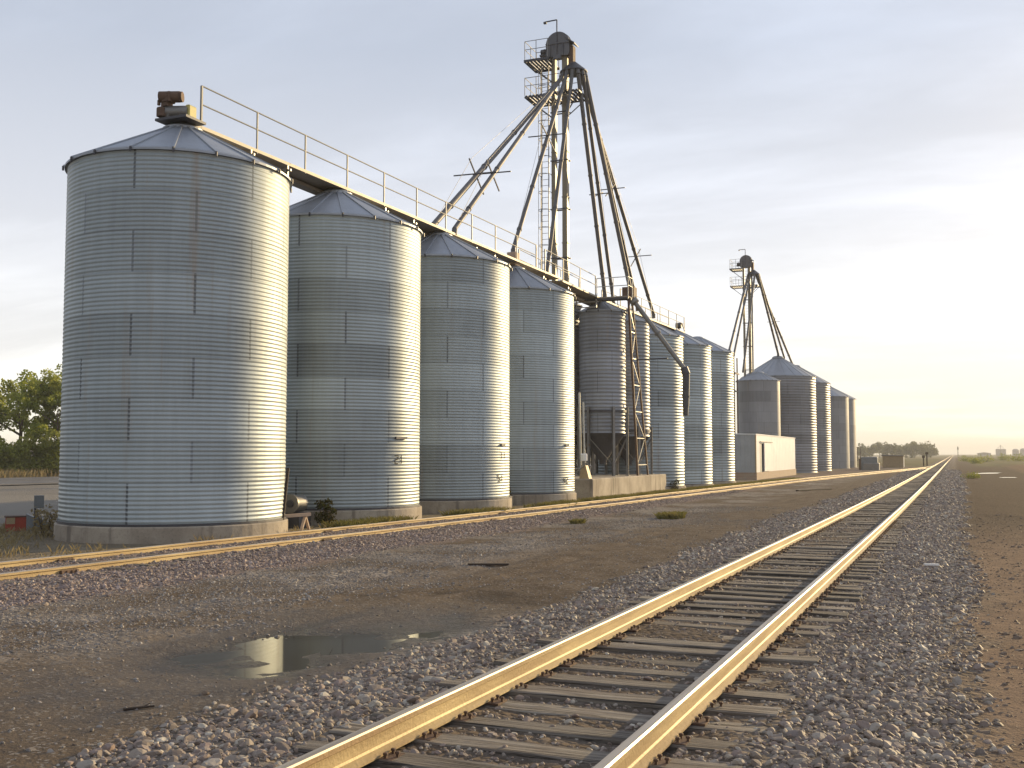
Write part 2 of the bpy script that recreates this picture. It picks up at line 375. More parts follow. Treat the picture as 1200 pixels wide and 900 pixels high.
M['weed'] = leaf_mat('weed_leaves', (.04, .05, .018), (.07, .075, .025), (.08, .055, .03), .3)
M['grass'] = leaf_mat('strip_grass', (.13, .14, .035), (.20, .185, .055), (.27, .22, .10), .35)
M['drygrass'] = leaf_mat('dry_grass', (.28, .22, .11), (.22, .165, .08), (.36, .30, .17), .35)

# ------------------------------------------------------------------ mesh building
class MB:
    """collects shapes in world coordinates; build() links them as one mesh object"""
    def __init__(s): s.v = []; s.f = []; s.mi = []; s.sm = []
    def add(s, vs, fs, mi=0, smooth=False):
        o = len(s.v); s.v += [tuple(float(q) for q in p) for p in vs]
        for f in fs: s.f.append(tuple(o + i for i in f)); s.mi.append(mi); s.sm.append(smooth)
        return s
    def box(s, x0, x1, y0, y1, z0, z1, mi=0):
        return s.add([(x0,y0,z0),(x1,y0,z0),(x1,y1,z0),(x0,y1,z0),(x0,y0,z1),(x1,y0,z1),(x1,y1,z1),(x0,y1,z1)],
                     [(0,3,2,1),(4,5,6,7),(0,1,5,4),(1,2,6,5),(2,3,7,6),(3,0,4,7)], mi)
    def bbox(s, x0, x1, y0, y1, z0, z1, c=.02, mi=0):
        """box with chamfered vertical and top edges"""
        ring = lambda d, z: [(x0+c+d*0,y0+d,z),(x1-c,y0+d,z),(x1-d,y0+c,z),(x1-d,y1-c,z),(x1-c,y1-d,z),(x0+c,y1-d,z),(x0+d,y1-c,z),(x0+d,y0+c,z)]
        a = ring(0, z0); b = ring(0, z1 - c); t = [(min(max(p[0], x0 + c), x1 - c), min(max(p[1], y0 + c), y1 - c), z1) for p in b]
        t = [(x0+c,y0+c,z1),(x1-c,y0+c,z1),(x1-c,y0+c,z1),(x1-c,y1-c,z1),(x1-c,y1-c,z1),(x0+c,y1-c,z1),(x0+c,y1-c,z1),(x0+c,y0+c,z1)]
        s.add(a + b, [tuple(reversed(range(8)))] + [(i, (i+1) % 8, 8 + (i+1) % 8, 8 + i) for i in range(8)], mi)
        q = [(x0+c,y0+c,z1),(x1-c,y0+c,z1),(x1-c,y1-c,z1),(x0+c,y1-c,z1)]
        s.add(b + q, [(8,9,10,11),(0,1,9,8),(2,3,10,9),(4,5,11,10),(6,7,8,11),(1,2,9),(3,4,10),(5,6,11),(7,0,8)], mi)
        return s
    def tube(s, a, b, r, r2=None, n=8, mi=0, cap=True, smooth=True):
        a = Vector(a); b = Vector(b); d = (b - a)
        if d.length < 1e-6: return s
        d.normalize(); u = d.orthogonal().normalized(); w = d.cross(u); r2 = r if r2 is None else r2
        vs = [a + (u * cos(2*pi*i/n) + w * sin(2*pi*i/n)) * r for i in range(n)] + [b + (u * cos(2*pi*i/n) + w * sin(2*pi*i/n)) * r2 for i in range(n)]
        s.add(vs, [(i, (i+1) % n, n + (i+1) % n, n + i) for i in range(n)], mi, smooth)
        if cap: s.add(vs[:n], [tuple(reversed(range(n)))], mi); s.add(vs[n:], [tuple(range(n))], mi)
        return s
    def bar(s, a, b, w, h=None, up=(0,0,1), mi=0):
        h = w if h is None else h; a = Vector(a); b = Vector(b); d = (b - a).normalized(); up = Vector(up)
        if abs(d.dot(up)) > .98: up = Vector((0,1,0))
        x = d.cross(up).normalized(); y = x.cross(d)
        vs = [p + x * sx * w/2 + y * sy * h/2 for p in (a, b) for sx, sy in ((-1,-1),(1,-1),(1,1),(-1,1))]
        return s.add(vs, [(0,3,2,1),(4,5,6,7),(0,1,5,4),(1,2,6,5),(2,3,7,6),(3,0,4,7)], mi)
    def path(s, pts, r, n=6, mi=0):
        for a, b in zip(pts[:-1], pts[1:]): s.tube(a, b, r, n=n, mi=mi)
        return s
    def lathe(s, prof, c=(0,0), n=48, mi=0, smooth=True, a0=0.):
        k = len(prof); vs = []
        for r, z in prof:
            for i in range(n): t = a0 + 2*pi*i/n; vs.append((c[0] + r*cos(t), c[1] + r*sin(t), z))
        return s.add(vs, [(j*n+i, j*n+(i+1) % n, (j+1)*n+(i+1) % n, (j+1)*n+i) for j in range(k-1) for i in range(n)], mi, smooth)
    def disc(s, c, r, z, n=24, mi=0, flip=False):
        vs = [(c[0]+r*cos(2*pi*i/n), c[1]+r*sin(2*pi*i/n), z) for i in range(n)]; f = tuple(range(n))
        return s.add(vs, [tuple(reversed(f)) if flip else f], mi)
    def prism(s, poly, axis, a, b, mi=0):
        """polygon of 2-D points extruded along an axis ('x','y','z') from a to b"""
        f3 = {'x': lambda p, t: (t, p[0], p[1]), 'y': lambda p, t: (p[0], t, p[1]), 'z': lambda p, t: (p[0], p[1], t)}[axis]
        n = len(poly); vs = [f3(p, a) for p in poly] + [f3(p, b) for p in poly]
        return s.add(vs, [tuple(range(n)), tuple(reversed(range(n, 2*n)))] + [(i, n+i, n+(i+1) % n, (i+1) % n) for i in range(n)], mi)
    def build(s, name, mats, parent=None, origin=None):
        o3 = Vector((0,0,0))
        if parent is not None: o3 = world_loc(parent)
        if origin is not None: o3 = Vector(origin)
        me = bpy.data.meshes.new(name)
        me.from_pydata([(x-o3.x, y-o3.y, z-o3.z) for x, y, z in s.v], [], s.f)
        mats = mats if isinstance(mats, (list, tuple)) else [mats]
        for m in mats: me.materials.append(m)
        me.polygons.foreach_set('material_index', s.mi); me.polygons.foreach_set('use_smooth', s.sm)
        me.update()
        import bmesh
        bm = bmesh.new(); bm.from_mesh(me); bmesh.ops.recalc_face_normals(bm, faces=bm.faces); bm.to_mesh(me); bm.free()
        return link(name, me, parent, None if parent is not None else origin)

def world_loc(o):
    l = Vector(o.location)
    while o.parent is not None: o = o.parent; l = l + Vector(o.location)
    return l
def link(name, data, parent=None, loc=None):
    o = bpy.data.objects.new(name, data); COL.objects.link(o)
    if parent is not None: o.parent = parent
    if loc is not None: o.location = loc
    return o
def np_mesh(name, V, F, mat, smooth=False, parent=None, loc=None):
    """V (n,3) float, F (m,k) int, all faces of the same size k"""
    V = np.ascontiguousarray(V, np.float32); F = np.ascontiguousarray(F, np.int32)
    me = bpy.data.meshes.new(name); k = F.shape[1]
    me.vertices.add(len(V)); me.vertices.foreach_set('co', V.ravel())
    me.loops.add(F.size); me.loops.foreach_set('vertex_index', F.ravel())
    me.polygons.add(len(F)); me.polygons.foreach_set('loop_start', np.arange(0, F.size, k, dtype=np.int32))
    me.polygons.foreach_set('loop_total', np.full(len(F), k, np.int32))
    me.polygons.foreach_set('use_smooth', np.full(len(F), smooth, bool))
    me.materials.append(mat); me.update(calc_edges=True); me.validate()
    return link(name, me, parent, loc)

def tag(o, label=None, cat=None, group=None, kind=None):
    if label: o['label'] = label
    if cat: o['category'] = cat
    if group: o['group'] = group
    if kind: o['kind'] = kind
    return o
def thing(name, label, cat, loc, group=None): return tag(link(name, None, None, loc), label, cat, group)
def children(o): return [c for c in COL.objects if c.parent == o]
def copy_tree(o, parent=None, skip=()):
    c = o.copy(); COL.objects.link(c); c.parent = parent
    for ch in children(o):
        if ch.name.split('.')[0] not in skip: copy_tree(ch, c, skip)
    return c

# ------------------------------------------------------------------ ground
def graded(lo, hi, d0, ratio, dmax):
    out = [lo]; d = d0
    while out[-1] < hi: out.append(out[-1] + d); d = min(d * ratio, dmax)
    return out
ys = [-2500, -900, -350, -150, -80, -45, -28, -18, -11, -6, -3, 0, 1.5] + graded(2.6, 80, .055, 1.0135, 1.2) + graded(82, 4000, 1.6, 1.07, 300)
xr = graded(2.2, 4000, .12, 1.12, 400); xl = [-(q) for q in graded(16.2, 4000, .14, 1.10, 400)]
xs = sorted(xl) + list(np.arange(-16.1, 2.15, .075)) + xr
ys = np.array(ys, float); xs = np.array(xs, float)
GX, GY = np.meshgrid(xs, ys); GZ = ground_z(GX, GY)
nx, ny = len(xs), len(ys); idx = np.arange(nx * ny).reshape(ny, nx)
F = np.stack([idx[:-1,:-1], idx[:-1,1:], idx[1:,1:], idx[1:,:-1]], -1).reshape(-1, 4)
g = np_mesh('ground', np.stack([GX, GY, GZ], -1).reshape(-1, 3), F, M['ground'], True)
tag(g, kind='structure')

def sheet(name, pts, z, mat):
    return np_mesh(name, np.array([(x, y, z) for x, y in pts]), np.array([list(range(len(pts)))]), mat)
# asphalt road beyond the yard, parallel to the track
def road_strip(name, x0, x1, dz, mat):
    yy = np.array([-400, -150, -60, -20, 0, 20, 40, 60, 80, 110, 150, 220, 400, 800, 2000.])
    zmax = lambda x: float(zg(0)) 
    V = [(x, y, float(ground_z(x, y)) + dz) for y in yy for x in (x0, (x0+x1)/2, x1)]
    F = [(3*i+j, 3*i+j+1, 3*i+j+4, 3*i+j+3) for i in range(len(yy)-1) for j in (0, 1)]
    return np_mesh(name, np.array(V), np.array(F), mat)
tag(road_strip('road', -76., -57., .06, M['asphalt']), kind='structure')
tag(road_strip('road_marking', -58.1, -57.75, .075, M['roadline']), kind='structure')
tag(road_strip('road_edge_line', -66.3, -66.0, .075, M['roadline']), kind='structure')

# puddles
def puddle(name, poly, z, jitter=.08, sub=6):
    pts = []
    n = len(poly)
    for i in range(n):
        a, b = poly[i], poly[(i+1) % n]
        for k in range(sub):
            t = k / sub; pts.append((a[0]*(1-t)+b[0]*t, a[1]*(1-t)+b[1]*t))
    c = np.mean(pts, axis=0)
    V = [(c[0], c[1], z)] + [(x + jitter*float(vnoise(x, y, .35, 3)), y + jitter*float(vnoise(x, y, .35, 4)), z) for x, y in pts]
    m = len(pts); F = [(0, 1+i, 1+(i+1) % m) for i in range(m)]
    return tag(np_mesh(name, np.array(V), np.array(F), M['water']), kind='structure')
c0 = PC
big = [((x-c0[0])*1.55+c0[0], (y-c0[1])*1.35+c0[1]) for x, y in PUD]
puddle('puddle', big, float(zg(9.0)) - .050, .1)      # the shore is where the ground rises through it
puddle('puddle', [(1.9,125),(2.6,131),(3.6,133),(4.9,134),(4.3,128.5),(3.2,126)], float(ground_z(3,129)) + .02, .15, 3)
puddle('puddle', [(3.6,105),(4.0,107.5),(5.0,108),(5.1,105.5)], float(ground_z(4.2,106)) + .02, .15, 3)

# ------------------------------------------------------------------ loose stone (stuff)
def ico(sub):
    import bmesh
    bm = bmesh.new(); bmesh.ops.create_icosphere(bm, subdivisions=sub, radius=1.)
    V = np.array([v.co[:] for v in bm.verts]); F = np.array([[v.index for v in f.verts] for f in bm.faces]); bm.free(); return V, F
def variants(sub, n, rough):
    V, F = ico(sub); out = []
    for k in range(n):
        W = V.copy()
        for _ in range(7):                                   # chop with random planes: faceted crushed rock
            d = RNG.normal(size=3); d /= np.linalg.norm(d); c = RNG.uniform(.45, .9)
            t = W @ d; W -= np.outer(np.maximum(t - c, 0), d)
        W += RNG.normal(size=W.shape) * rough
        W *= np.array([RNG.uniform(.8, 1.25), RNG.uniform(.75, 1.1), RNG.uniform(.5, .8)])
        out.append(W)
    return out, F
V1, F1 = variants(2, 10, .03); V0, F0 = variants(1, 10, .07)
def rotm(n, tilt):
    a = RNG.uniform(0, 2*pi, n); bx = RNG.normal(0, tilt, n); by = RNG.normal(0, tilt, n)
    ca, sa = np.cos(a), np.sin(a); Z = np.zeros(n); O = np.ones(n)
    Rz = np.stack([np.stack([ca,-sa,Z],-1), np.stack([sa,ca,Z],-1), np.stack([Z,Z,O],-1)], 1)
    Rx = np.stack([np.stack([O,Z,Z],-1), np.stack([Z,np.cos(bx),-np.sin(bx)],-1), np.stack([Z,np.sin(bx),np.cos(bx)],-1)], 1)
    Ry = np.stack([np.stack([np.cos(by),Z,np.sin(by)],-1), np.stack([Z,O,Z],-1), np.stack([-np.sin(by),Z,np.cos(by)],-1)], 1)
    return Rx @ Ry @ Rz
def stones(x, y, s, sink=.25, near=9., tilt=.45, zoff=0.):
    """returns V,F of all the stones at (x,y) with half-size s; ones nearer than `near` get more faces"""
    z = ground_z(x, y) + s * (.6 - sink - .35) + zoff
    allV, allF, o = [], [], 0
    isn = np.hypot(x, y) < near
    for flag, VV, FF in ((True, V1, F1), (False, V0, F0)):
        sel = np.where(isn == flag)[0]; grp = RNG.integers(0, len(VV), len(sel))
        for k in range(len(VV)):
            q = sel[grp == k]
            if len(q) == 0: continue
            R = rotm(len(q), tilt); W = np.einsum('nij,vj->nvi', R, VV[k]) * s[q][:, None, None]
            W += np.stack([x[q], y[q], z[q]], -1)[:, None, :]
            nv = VV[k].shape[0]
            allV.append(W.reshape(-1, 3)); allF.append((FF[None] + (np.arange(len(q)) * nv)[:, None, None] + o).reshape(-1, 3)); o += nv * len(q)
    return np.concatenate(allV), np.concatenate(allF)
def scatter(x0, x1, y0, y1, dens, falloff=0.):
    """random points; density thins with distance as 1/(1+falloff*(y-y0))"""
    n = int((x1-x0)*(y1-y0)*dens); x = RNG.uniform(x0, x1, n); y = RNG.uniform(y0, y1, n)
    keep = RNG.uniform(size=n) < 1/(1+falloff*np.maximum(y-y0, 0)); return x[keep], y[keep]
def logn(n, med, sig, lo, hi): return np.clip(med*np.exp(RNG.normal(0, sig, n)), lo, hi)
bx, by, bs = [], [], []
def put(x, y, med, sig=.38, lo=.010, hi=.065):
    bx.append(x); by.append(y); bs.append(logn(len(x), med, sig, lo, hi)*(1+np.clip((np.hypot(x,y)-12)/60, 0, 1.8)))
# right shoulder: a full blanket that frays into the dirt
x, y = scatter(-1.35, .75, 3.6, 150, 1150, .055); edge = .02 + .25*vnoise(x, y, 2.2, 7) + .12*vnoise(x, y, .6, 8) + .35*sstep(25,60,y)
k = RNG.uniform(size=len(x)) < (1 - sstep(-.35, .35, x - edge))*sstep(-1.62, -1.0, x + .15*vnoise(x, y, .5, 5))*(.35+.65*sstep(-1.3,-.75,x+.2*vnoise(x,y,.8,9))); put(x[k], y[k], .0205, .5)
# cribs between the ties
x, y = scatter(-3.8, -1.15, 3.2, 50, 700, .05); ph = np.abs(((y-2.0)/.52+.5) % 1 - .5)*2        # 0 on a tie, 1 mid-crib
k = (RNG.uniform(size=len(x)) < (.20 + .75*sstep(.35, .65, ph))*(.45+.55*sstep(-.3,.4,vnoise(x,y,.7,14)))) & (np.abs(x+3.23) > .09) & (np.abs(x+1.73) > .09)
cribx, criby = x[k], y[k]; put(cribx, criby, .0135, .5, .005, .042)
# left shoulder
x, y = scatter(-5.7, -3.35, 3.2, 150, 950, .055); edge = -4.75 + .3*vnoise(x, y, 2.4, 3) + .15*vnoise(x, y, .7, 4) - .5*sstep(12, 40, y)
k = RNG.uniform(size=len(x)) < sstep(-.35, .3, x - edge)*(.30+.70*(1-sstep(-3.95,-3.45,x+.2*vnoise(x,y,.8,2)))); put(x[k], y[k], .0195, .5)
V, F = stones(np.concatenate(bx), np.concatenate(by), np.concatenate(bs))
tag(np_mesh('ballast', V, F, M['stone']), kind='stuff')
# pink gravel against the siding
x, y = scatter(-13.3, -10.2, 8, 62, 330, .045); sx = sid_x(y); edge = -11.0 + .35*vnoise(x, y, 3., 3) + .15*vnoise(x, y, .8, 4) + .9*sstep(20,45,y)*0
k = (RNG.uniform(size=len(x)) < 1-sstep(-.3, .45, x-edge)) & (x > sx + .62 - .1)
x2, y2 = scatter(-15.2, -12.2, 8, 55, 120, .03); s2 = np.abs(x2 - sid_x(y2)) < .68
V, F = stones(np.concatenate([x[k], x2[s2]]), np.concatenate([y[k], y2[s2]]), logn(int(k.sum()+s2.sum()), .027, .35, .012, .055), zoff=.005)
tag(np_mesh('siding_gravel', V, F, M['stone_pink']), kind='stuff')
# pale gravel patches and loose stones on the drive
x, y = scatter(-10.9, -4.6, 4.2, 42, 800, .05)
pat = sstep(.05, .5, vnoise(x, y, 2.6, 12)*.7 + .35*vnoise(x, y, .9, 13) + 1.15*np.exp(-((x+9.3-.03*(y-11))/1.25)**2) - .15)
k = (RNG.uniform(size=len(x)) < .07 + .8*pat*sstep(-.2,.5,pud_sd(x,y)-.5)) & (pud_sd(x, y) > -.1); sz = logn(int(k.sum()), .0105, .5, .004, .034)
V, F = stones(x[k], y[k], sz); tag(np_mesh('drive_gravel', V, F, M['stone_grey']), kind='stuff')
# clods and pebbles on the tan dirt, and round the drive
x, y = scatter(-.1, 4.5, 4.5, 40, 190, .04); x3, y3 = scatter(-10, -5, 4.2, 20, 12, .05); k3 = pud_sd(x3, y3) > .1
x = np.concatenate([x, x3[k3]]); y = np.concatenate([y, y3[k3]]); sz = logn(len(x), .009, .65, .004, .055)
V, F = stones(x, y, sz, tilt=.2); tag(np_mesh('dirt_clods', V, F, M['clod']), kind='stuff')

# ------------------------------------------------------------------ tracks
RAILP = [(-.068,0),(.068,0),(.068,.012),(.018,.032),(.010,.045),(.010,.115),(.036,.130),(.036,.160),(.028,.170),(-.028,.170),(-.036,.160),(-.036,.130),(-.010,.115),(-.010,.045),(-.018,.032),(-.068,.012)]
def sweep(name, pts, prof, mats, head, parent, origin):
    k = len(prof); V, Fq, mi = [], [], []
    pts = np.array(pts, float)
    tg = np.gradient(pts, axis=0); nrm = np.stack([tg[:,1], -tg[:,0]], -1); nrm /= np.linalg.norm(nrm, axis=1)[:, None]
    for p, nn in zip(pts, nrm):
        for u, w in prof: V.append((p[0]+nn[0]*u-origin[0], p[1]+nn[1]*u-origin[1], p[2]+w-origin[2]))
    for i in range(len(pts)-1):
        for j in range(k):
            Fq.append((i*k+j, (i+1)*k+j, (i+1)*k+(j+1) % k, i*k+(j+1) % k)); mi.append(1 if j in head else 0)
    me = bpy.data.meshes.new(name); me.from_pydata(V, [], Fq + [tuple(range(k)), tuple(reversed(range((len(pts)-1)*k, len(pts)*k)))])
    for m in mats: me.materials.append(m)
    me.polygons.foreach_set('material_index', mi + [0, 0]); me.update()
    import bmesh
    bm = bmesh.new(); bm.from_mesh(me); bmesh.ops.recalc_face_normals(bm, faces=bm.faces); bm.to_mesh(me); bm.free()
    return link(name, me, parent)
yy = np.concatenate([np.arange(-30, 120, 2.), np.arange(120, 400, 8.), np.arange(400, 2600, 60.)])
mt = thing('railway_track', 'straight main railway track on grey timber ties running from the foreground to the horizon', 'railway track', (-2.48, 4, 0))
o0 = (-2.48, 4, 0)
for rx in (-3.23, -1.73):
    sweep('rail', [(rx, y, float(zg(y)) + .105) for y in yy], RAILP, [M['rail_side'], M['rail_head']], (7, 8, 9), mt, o0)
def tie_mb(y, dz=0., w=.23, L=2.6, xc=-2.48, rz=0., top=.088):
    mb = MB(); h = .17; c = .012; z1 = top + float(zg(y)) + dz; n = 7
    xs_ = np.linspace(-L/2, L/2, n); jit = RNG.normal(0, .006, (2, n)); zj = RNG.normal(0, .004, (2, n))
    V, Fq = [], []
    for i, xx in enumerate(xs_):
        a = -w/2 + jit[0, i]; b = w/2 + jit[1, i]
        for yy_, zz_ in ((a, -h), (b, -h), (b, -c), (b-c, zj[1, i]), (a+c, zj[0, i]), (a, -c)):
            V.append((xc + xx*cos(rz) - yy_*sin(rz), y + xx*sin(rz) + yy_*cos(rz), z1 + zz_))
    for i in range(n-1):
        for j in range(6): Fq.append((i*6+j, i*6+(j+1) % 6, (i+1)*6+(j+1) % 6, (i+1)*6+j))
    Fq += [tuple(range(6)), tuple(reversed(range((n-1)*6, n*6)))]
    return mb.add(V, Fq)
pl = MB()                                               # tie plate with spikes, centred on the origin
pl.box(-.15, .15, -.085, .085, -.004, .010)
for sx, sy in ((-.088,-.05),(.088,.05),(-.092,.05),(.092,-.05),(.145,.0),(-.145,.02)):
    pl.box(sx-.008, sx+.008, sy-.008, sy+.008, .006, .03); pl.bbox(sx-.014, sx+.014, sy-.012, sy+.012, .028, .042, .004)
plate_proto = None
for i in range(100):
    y = 2.0 + .52*i + RNG.normal(0, .02)
    t = tie_mb(y, dz=RNG.normal(0, .010), w=.23+RNG.normal(0,.008), L=2.6+RNG.normal(0,.05), rz=RNG.normal(0,.012)).build('tie', M['tie'], mt)
    t['label'] = None or 'weathered grey timber tie'; del t['label']
    if i < 60:
        for rx in (-3.23, -1.73):
            if plate_proto is None:
                me_ob = pl.build('tie_plate', M['rust']); plate_proto = me_ob; pb = me_ob
            else: pb = plate_proto.copy(); COL.objects.link(pb)
            pb.parent = t; pb.location = Vector((rx, y, float(zg(y)) + .090)) - world_loc(t)
mb = MB()
for i in list(range(-50, 0)) + list(range(100, 620)):
    q = tie_mb(2.0 + .52*i, dz=RNG.normal(0, .006)); mb.add(q.v, q.f)
tag(mb.build('ties', M['tie'], mt), kind='stuff')

st = thing('siding_track', 'rusty gold siding track in pink gravel curving past the bins to the main line', 'railway track', (-14, 12, 0))
ys2 = np.concatenate([np.arange(-25, 60, 1.5), np.arange(60, 193, 3.)])
cx = sid_x(ys2); tx = np.gradient(cx, ys2); nn = np.sqrt(1+tx*tx)
for s in (-.75, .75):
    pts = [(x + s/n_, y - s*t_/n_, float(zg(y)) - .035) for x, y, t_, n_ in zip(cx, ys2, tx, nn)]
    if s > 0: pts = [p for p in pts if p[0] < -3.30]
    sweep('rail', pts, RAILP, [M['rail_side'], M['rail_head']], (7, 8, 9), st, (-14, 12, 0))
for s, y in ((-.75, 14.6), (.75, 13.2), (-.75, 22.9), (.75, 29.2), (.75, 20.6), (-.75, 33.)):
    x = float(sid_x(y)) + s; z = float(zg(y)) - .035; mb = MB()
    for side in (-1, 1): mb.bbox(x+side*.03-.018, x+side*.03+.018, y-.17, y+.17, z+.04, z+.112, .005)
    for q in (-.16, -.05, .06, .16): mb.box(x-.065, x+.065, y+q-.02, y+q+.02, z+.06, z+.095)
    mb.build('joint_bar', M['rust'], st)
for i in range(85):
    y = 9 + .56*i; tie_mb(y, w=.22, L=2.5, xc=float(sid_x(y)), rz=RNG.normal(0,.02), top=.03, dz=RNG.normal(0,.012)).build('tie', M['tie'], st)

# ------------------------------------------------------------------ grain bins
R = 2.62; XB = -17.58
def wall_mb(R, z0, z1, pitch, amp, n=96, per=6, c=(0,0)):
    m = int(round((z1-z0)/pitch)); prof = [(R + amp*cos(2*pi*k/per), z0 + (z1-z0)*k/(m*per)) for k in range(m*per+1)]
    return MB().lathe(prof, c, n)
def roof_mb(R, z0, zt, nrib=18, capr=.42, over=.07, ribh=.05, c=(0,0), n=72):
    mb = MB(); sl = (zt-z0)/(R)
    zr = lambda r: z0 + (R-r)*sl
    mb.lathe([(R+over, zr(R+over)-.05), (R+over, zr(R+over)), (capr, zr(capr))], c, n, smooth=False)
    mb.lathe([(R+over-.02, zr(R+over)-.05), (R-.02, zr(R)-.06)], c, n, smooth=False)
    for i in range(nrib):
        t = 2*pi*(i+.3)/nrib; p = lambda r, dz: (c[0]+r*cos(t), c[1]+r*sin(t), zr(r)+dz)
        mb.bar(p(R+over+.02, .008), p(capr, .008), .055, ribh, mi=0)
        mb.bar(p(R+over+.03, -.09), p(R+over+.03, .02), .04, .03, mi=1)
    return mb
def cap_mb(r, z, h, c=(0,0)):
    mb = MB().lathe([(r+.05, z-.03), (r+.05, z+.05), (r*.75, z+h), (r*.55, z+h+.02)], c, 24, smooth=False); mb.disc(c, r*.55, z+h+.02); return mb
DIG = {'1': [((.5,0),(.5,1))], '2': [((0,.95),(1,1)),((1,1),(1,.55)),((1,.55),(0,.45)),((0,.45),(0,0)),((0,0),(1,0))],
       '4': [((0,1),(0,.45)),((0,.45),(1,.45)),((.75,1),(.75,0))], '5': [((1,1),(0,1)),((0,1),(0,.5)),((0,.5),(1,.5)),((1,.5),(1,0)),((1,0),(0,0))]}
def mark_mb(R, phi, z, text, w=.13, h=.24, t=.03):
    """painted strokes lying on the curved wall at azimuth phi"""
    mb = MB(); u0 = 0.
    for ch in text:
        for a, b in DIG[ch]:
            pa, pb = [(phi + (u0 + q[0]*w)/R, z + q[1]*h) for q in (a, b)]
            A = ((R+.012)*cos(pa[0]), (R+.012)*sin(pa[0]), pa[1]); B = ((R+.012)*cos(pb[0]), (R+.012)*sin(pb[0]), pb[1])
            mb.bar(A, B, t, .006, up=(cos(phi), sin(phi), 0))
        u0 += w*1.6
    return mb
BINS = [  # Y, wall bottom, eave, apex, marks, label
 (20.88, .26, 8.74, 10.08, 'nearest and largest looking grey corrugated steel grain bin at the left end of the row'),
 (28.03, .27, 8.76, 10.12, 'grey corrugated grain bin standing second from the near end, behind the pale sawhorse'),
 (35.19, .25, 8.82, 10.17, 'grey corrugated grain bin marked 11 and 51, third from the near end of the row'),
 (42.44, .21, 8.74, 10.14, 'grey corrugated grain bin marked 42, directly before the concrete plinth'),
 (62.49, -.05, 8.92, 10.25, 'grain bin just past the hopper bins, with the loading spout hanging across its face'),
 (70.48, -.13, 9.10, 10.35, 'grain bin between the loading spout bin and the last bin before the white shed'),
 (78.34, -.12, 9.35, 10.55, 'last corrugated grain bin of the main row, closest to the white shed')]
near_wall = wall_mb(R, 0., 8.48, .0985, .0074, 112, 6).build('wall', M['galv']); near_wall.hide_render = False
near_roof = roof_mb(R, 8.48, 9.84).build('roof', [M['roof'], M['steel_dark']]); near_cap = cap_mb(.44, 9.60, .14).build('cap', M['roof'])
far_wall = wall_mb(R, 0., 9.05, .185, .015, 80, 6).build('wall', M['galv'])
far_roof = roof_mb(R, 9.05, 10.4).build('roof', [M['roof'], M['steel_dark']]); far_cap = cap_mb(.44, 10.15, .14).build('cap', M['roof'])
near_found = None
bin_objs = []
for i, (y, zb, ze, za, lab) in enumerate(BINS):
    root = thing('grain_bin', lab, 'grain bin', (XB, y, zb), 'corrugated grain bins along the siding')
    W, Rf, Cp = (near_wall, near_roof, near_cap) if i < 4 else (far_wall, far_roof, far_cap)
    first = (i in (0, 4))
    w = W if first else W.copy(); r = Rf if first else Rf.copy(); cp = Cp if first else Cp.copy()
    for o in (w, r, cp):
        if not first: COL.objects.link(o)
    hz = 8.48 if i < 4 else 9.05
    w.parent = root; r.parent = root; cp.parent = r
    k = (ze-zb)/hz; w.scale.z = k; r.location.z = ze-zb-hz
    zf = float(zg(y)) - .25 - zb
    fm = MB().lathe([(R+.085, zf), (R+.085, -.035), (R+.06, -.008), (R-.1, -.008)], (0,0), 64, smooth=False)
    f = fm.build('foundation', M['concrete']); f.parent = root
    # base angle ring and eave band
    MB_ = MB().lathe([(R+.018, -.005), (R+.03, -.005), (R+.03, .045), (R+.012, .05)], (0,0), 64, smooth=False).build('base_ring', M['steel_dark']); MB_.parent = root
    bin_objs.append(root)
def on_bin(px, y):
    """azimuth on a bin's wall for a bearing offset: ray from camera at bearing b meets the circle"""
    b = px; dx, dy = sin(b), cos(b); t0 = XB*dx + y*dy; t = t0 - sqrt(max(t0*t0 - (XB*XB + y*y - R*R), 0)); return atan2(t*dy - y, t*dx - XB)
YAW = math.atan((1119-600)*cos(math.atan(82/1245))/1245)
bear = lambda px: math.atan((px-600)/1245) - YAW
for bi, px, z, tx in ((1, 463, 1.30, '21'), (2, 587, 1.42, '11'), (2, 583.5, .62, '51'), (3, 660, .42, '42')):
    phi = on_bin(bear(px), BINS[bi][0])
    o = mark_mb(R, phi, z, tx).build('stencil', M['black']); o.parent = bin_objs[bi]
for bi, px, z, wd in ((1, 463, 2.05, .5), (2, 586.5, 1.92, .3), (3, 661.5, 2.0, .3)):     # small dark bracket on the lit side
    phi = on_bin(bear(px), BINS[bi][0]); o = MB().bar(((R+.03)*cos(phi), (R+.03)*sin(phi), z), ((R+.03)*cos(phi+wd/R), (R+.03)*sin(phi+wd/R), z), .06, .07).build('bracket', M['steel_dark']); o.parent = bin_objs[bi]

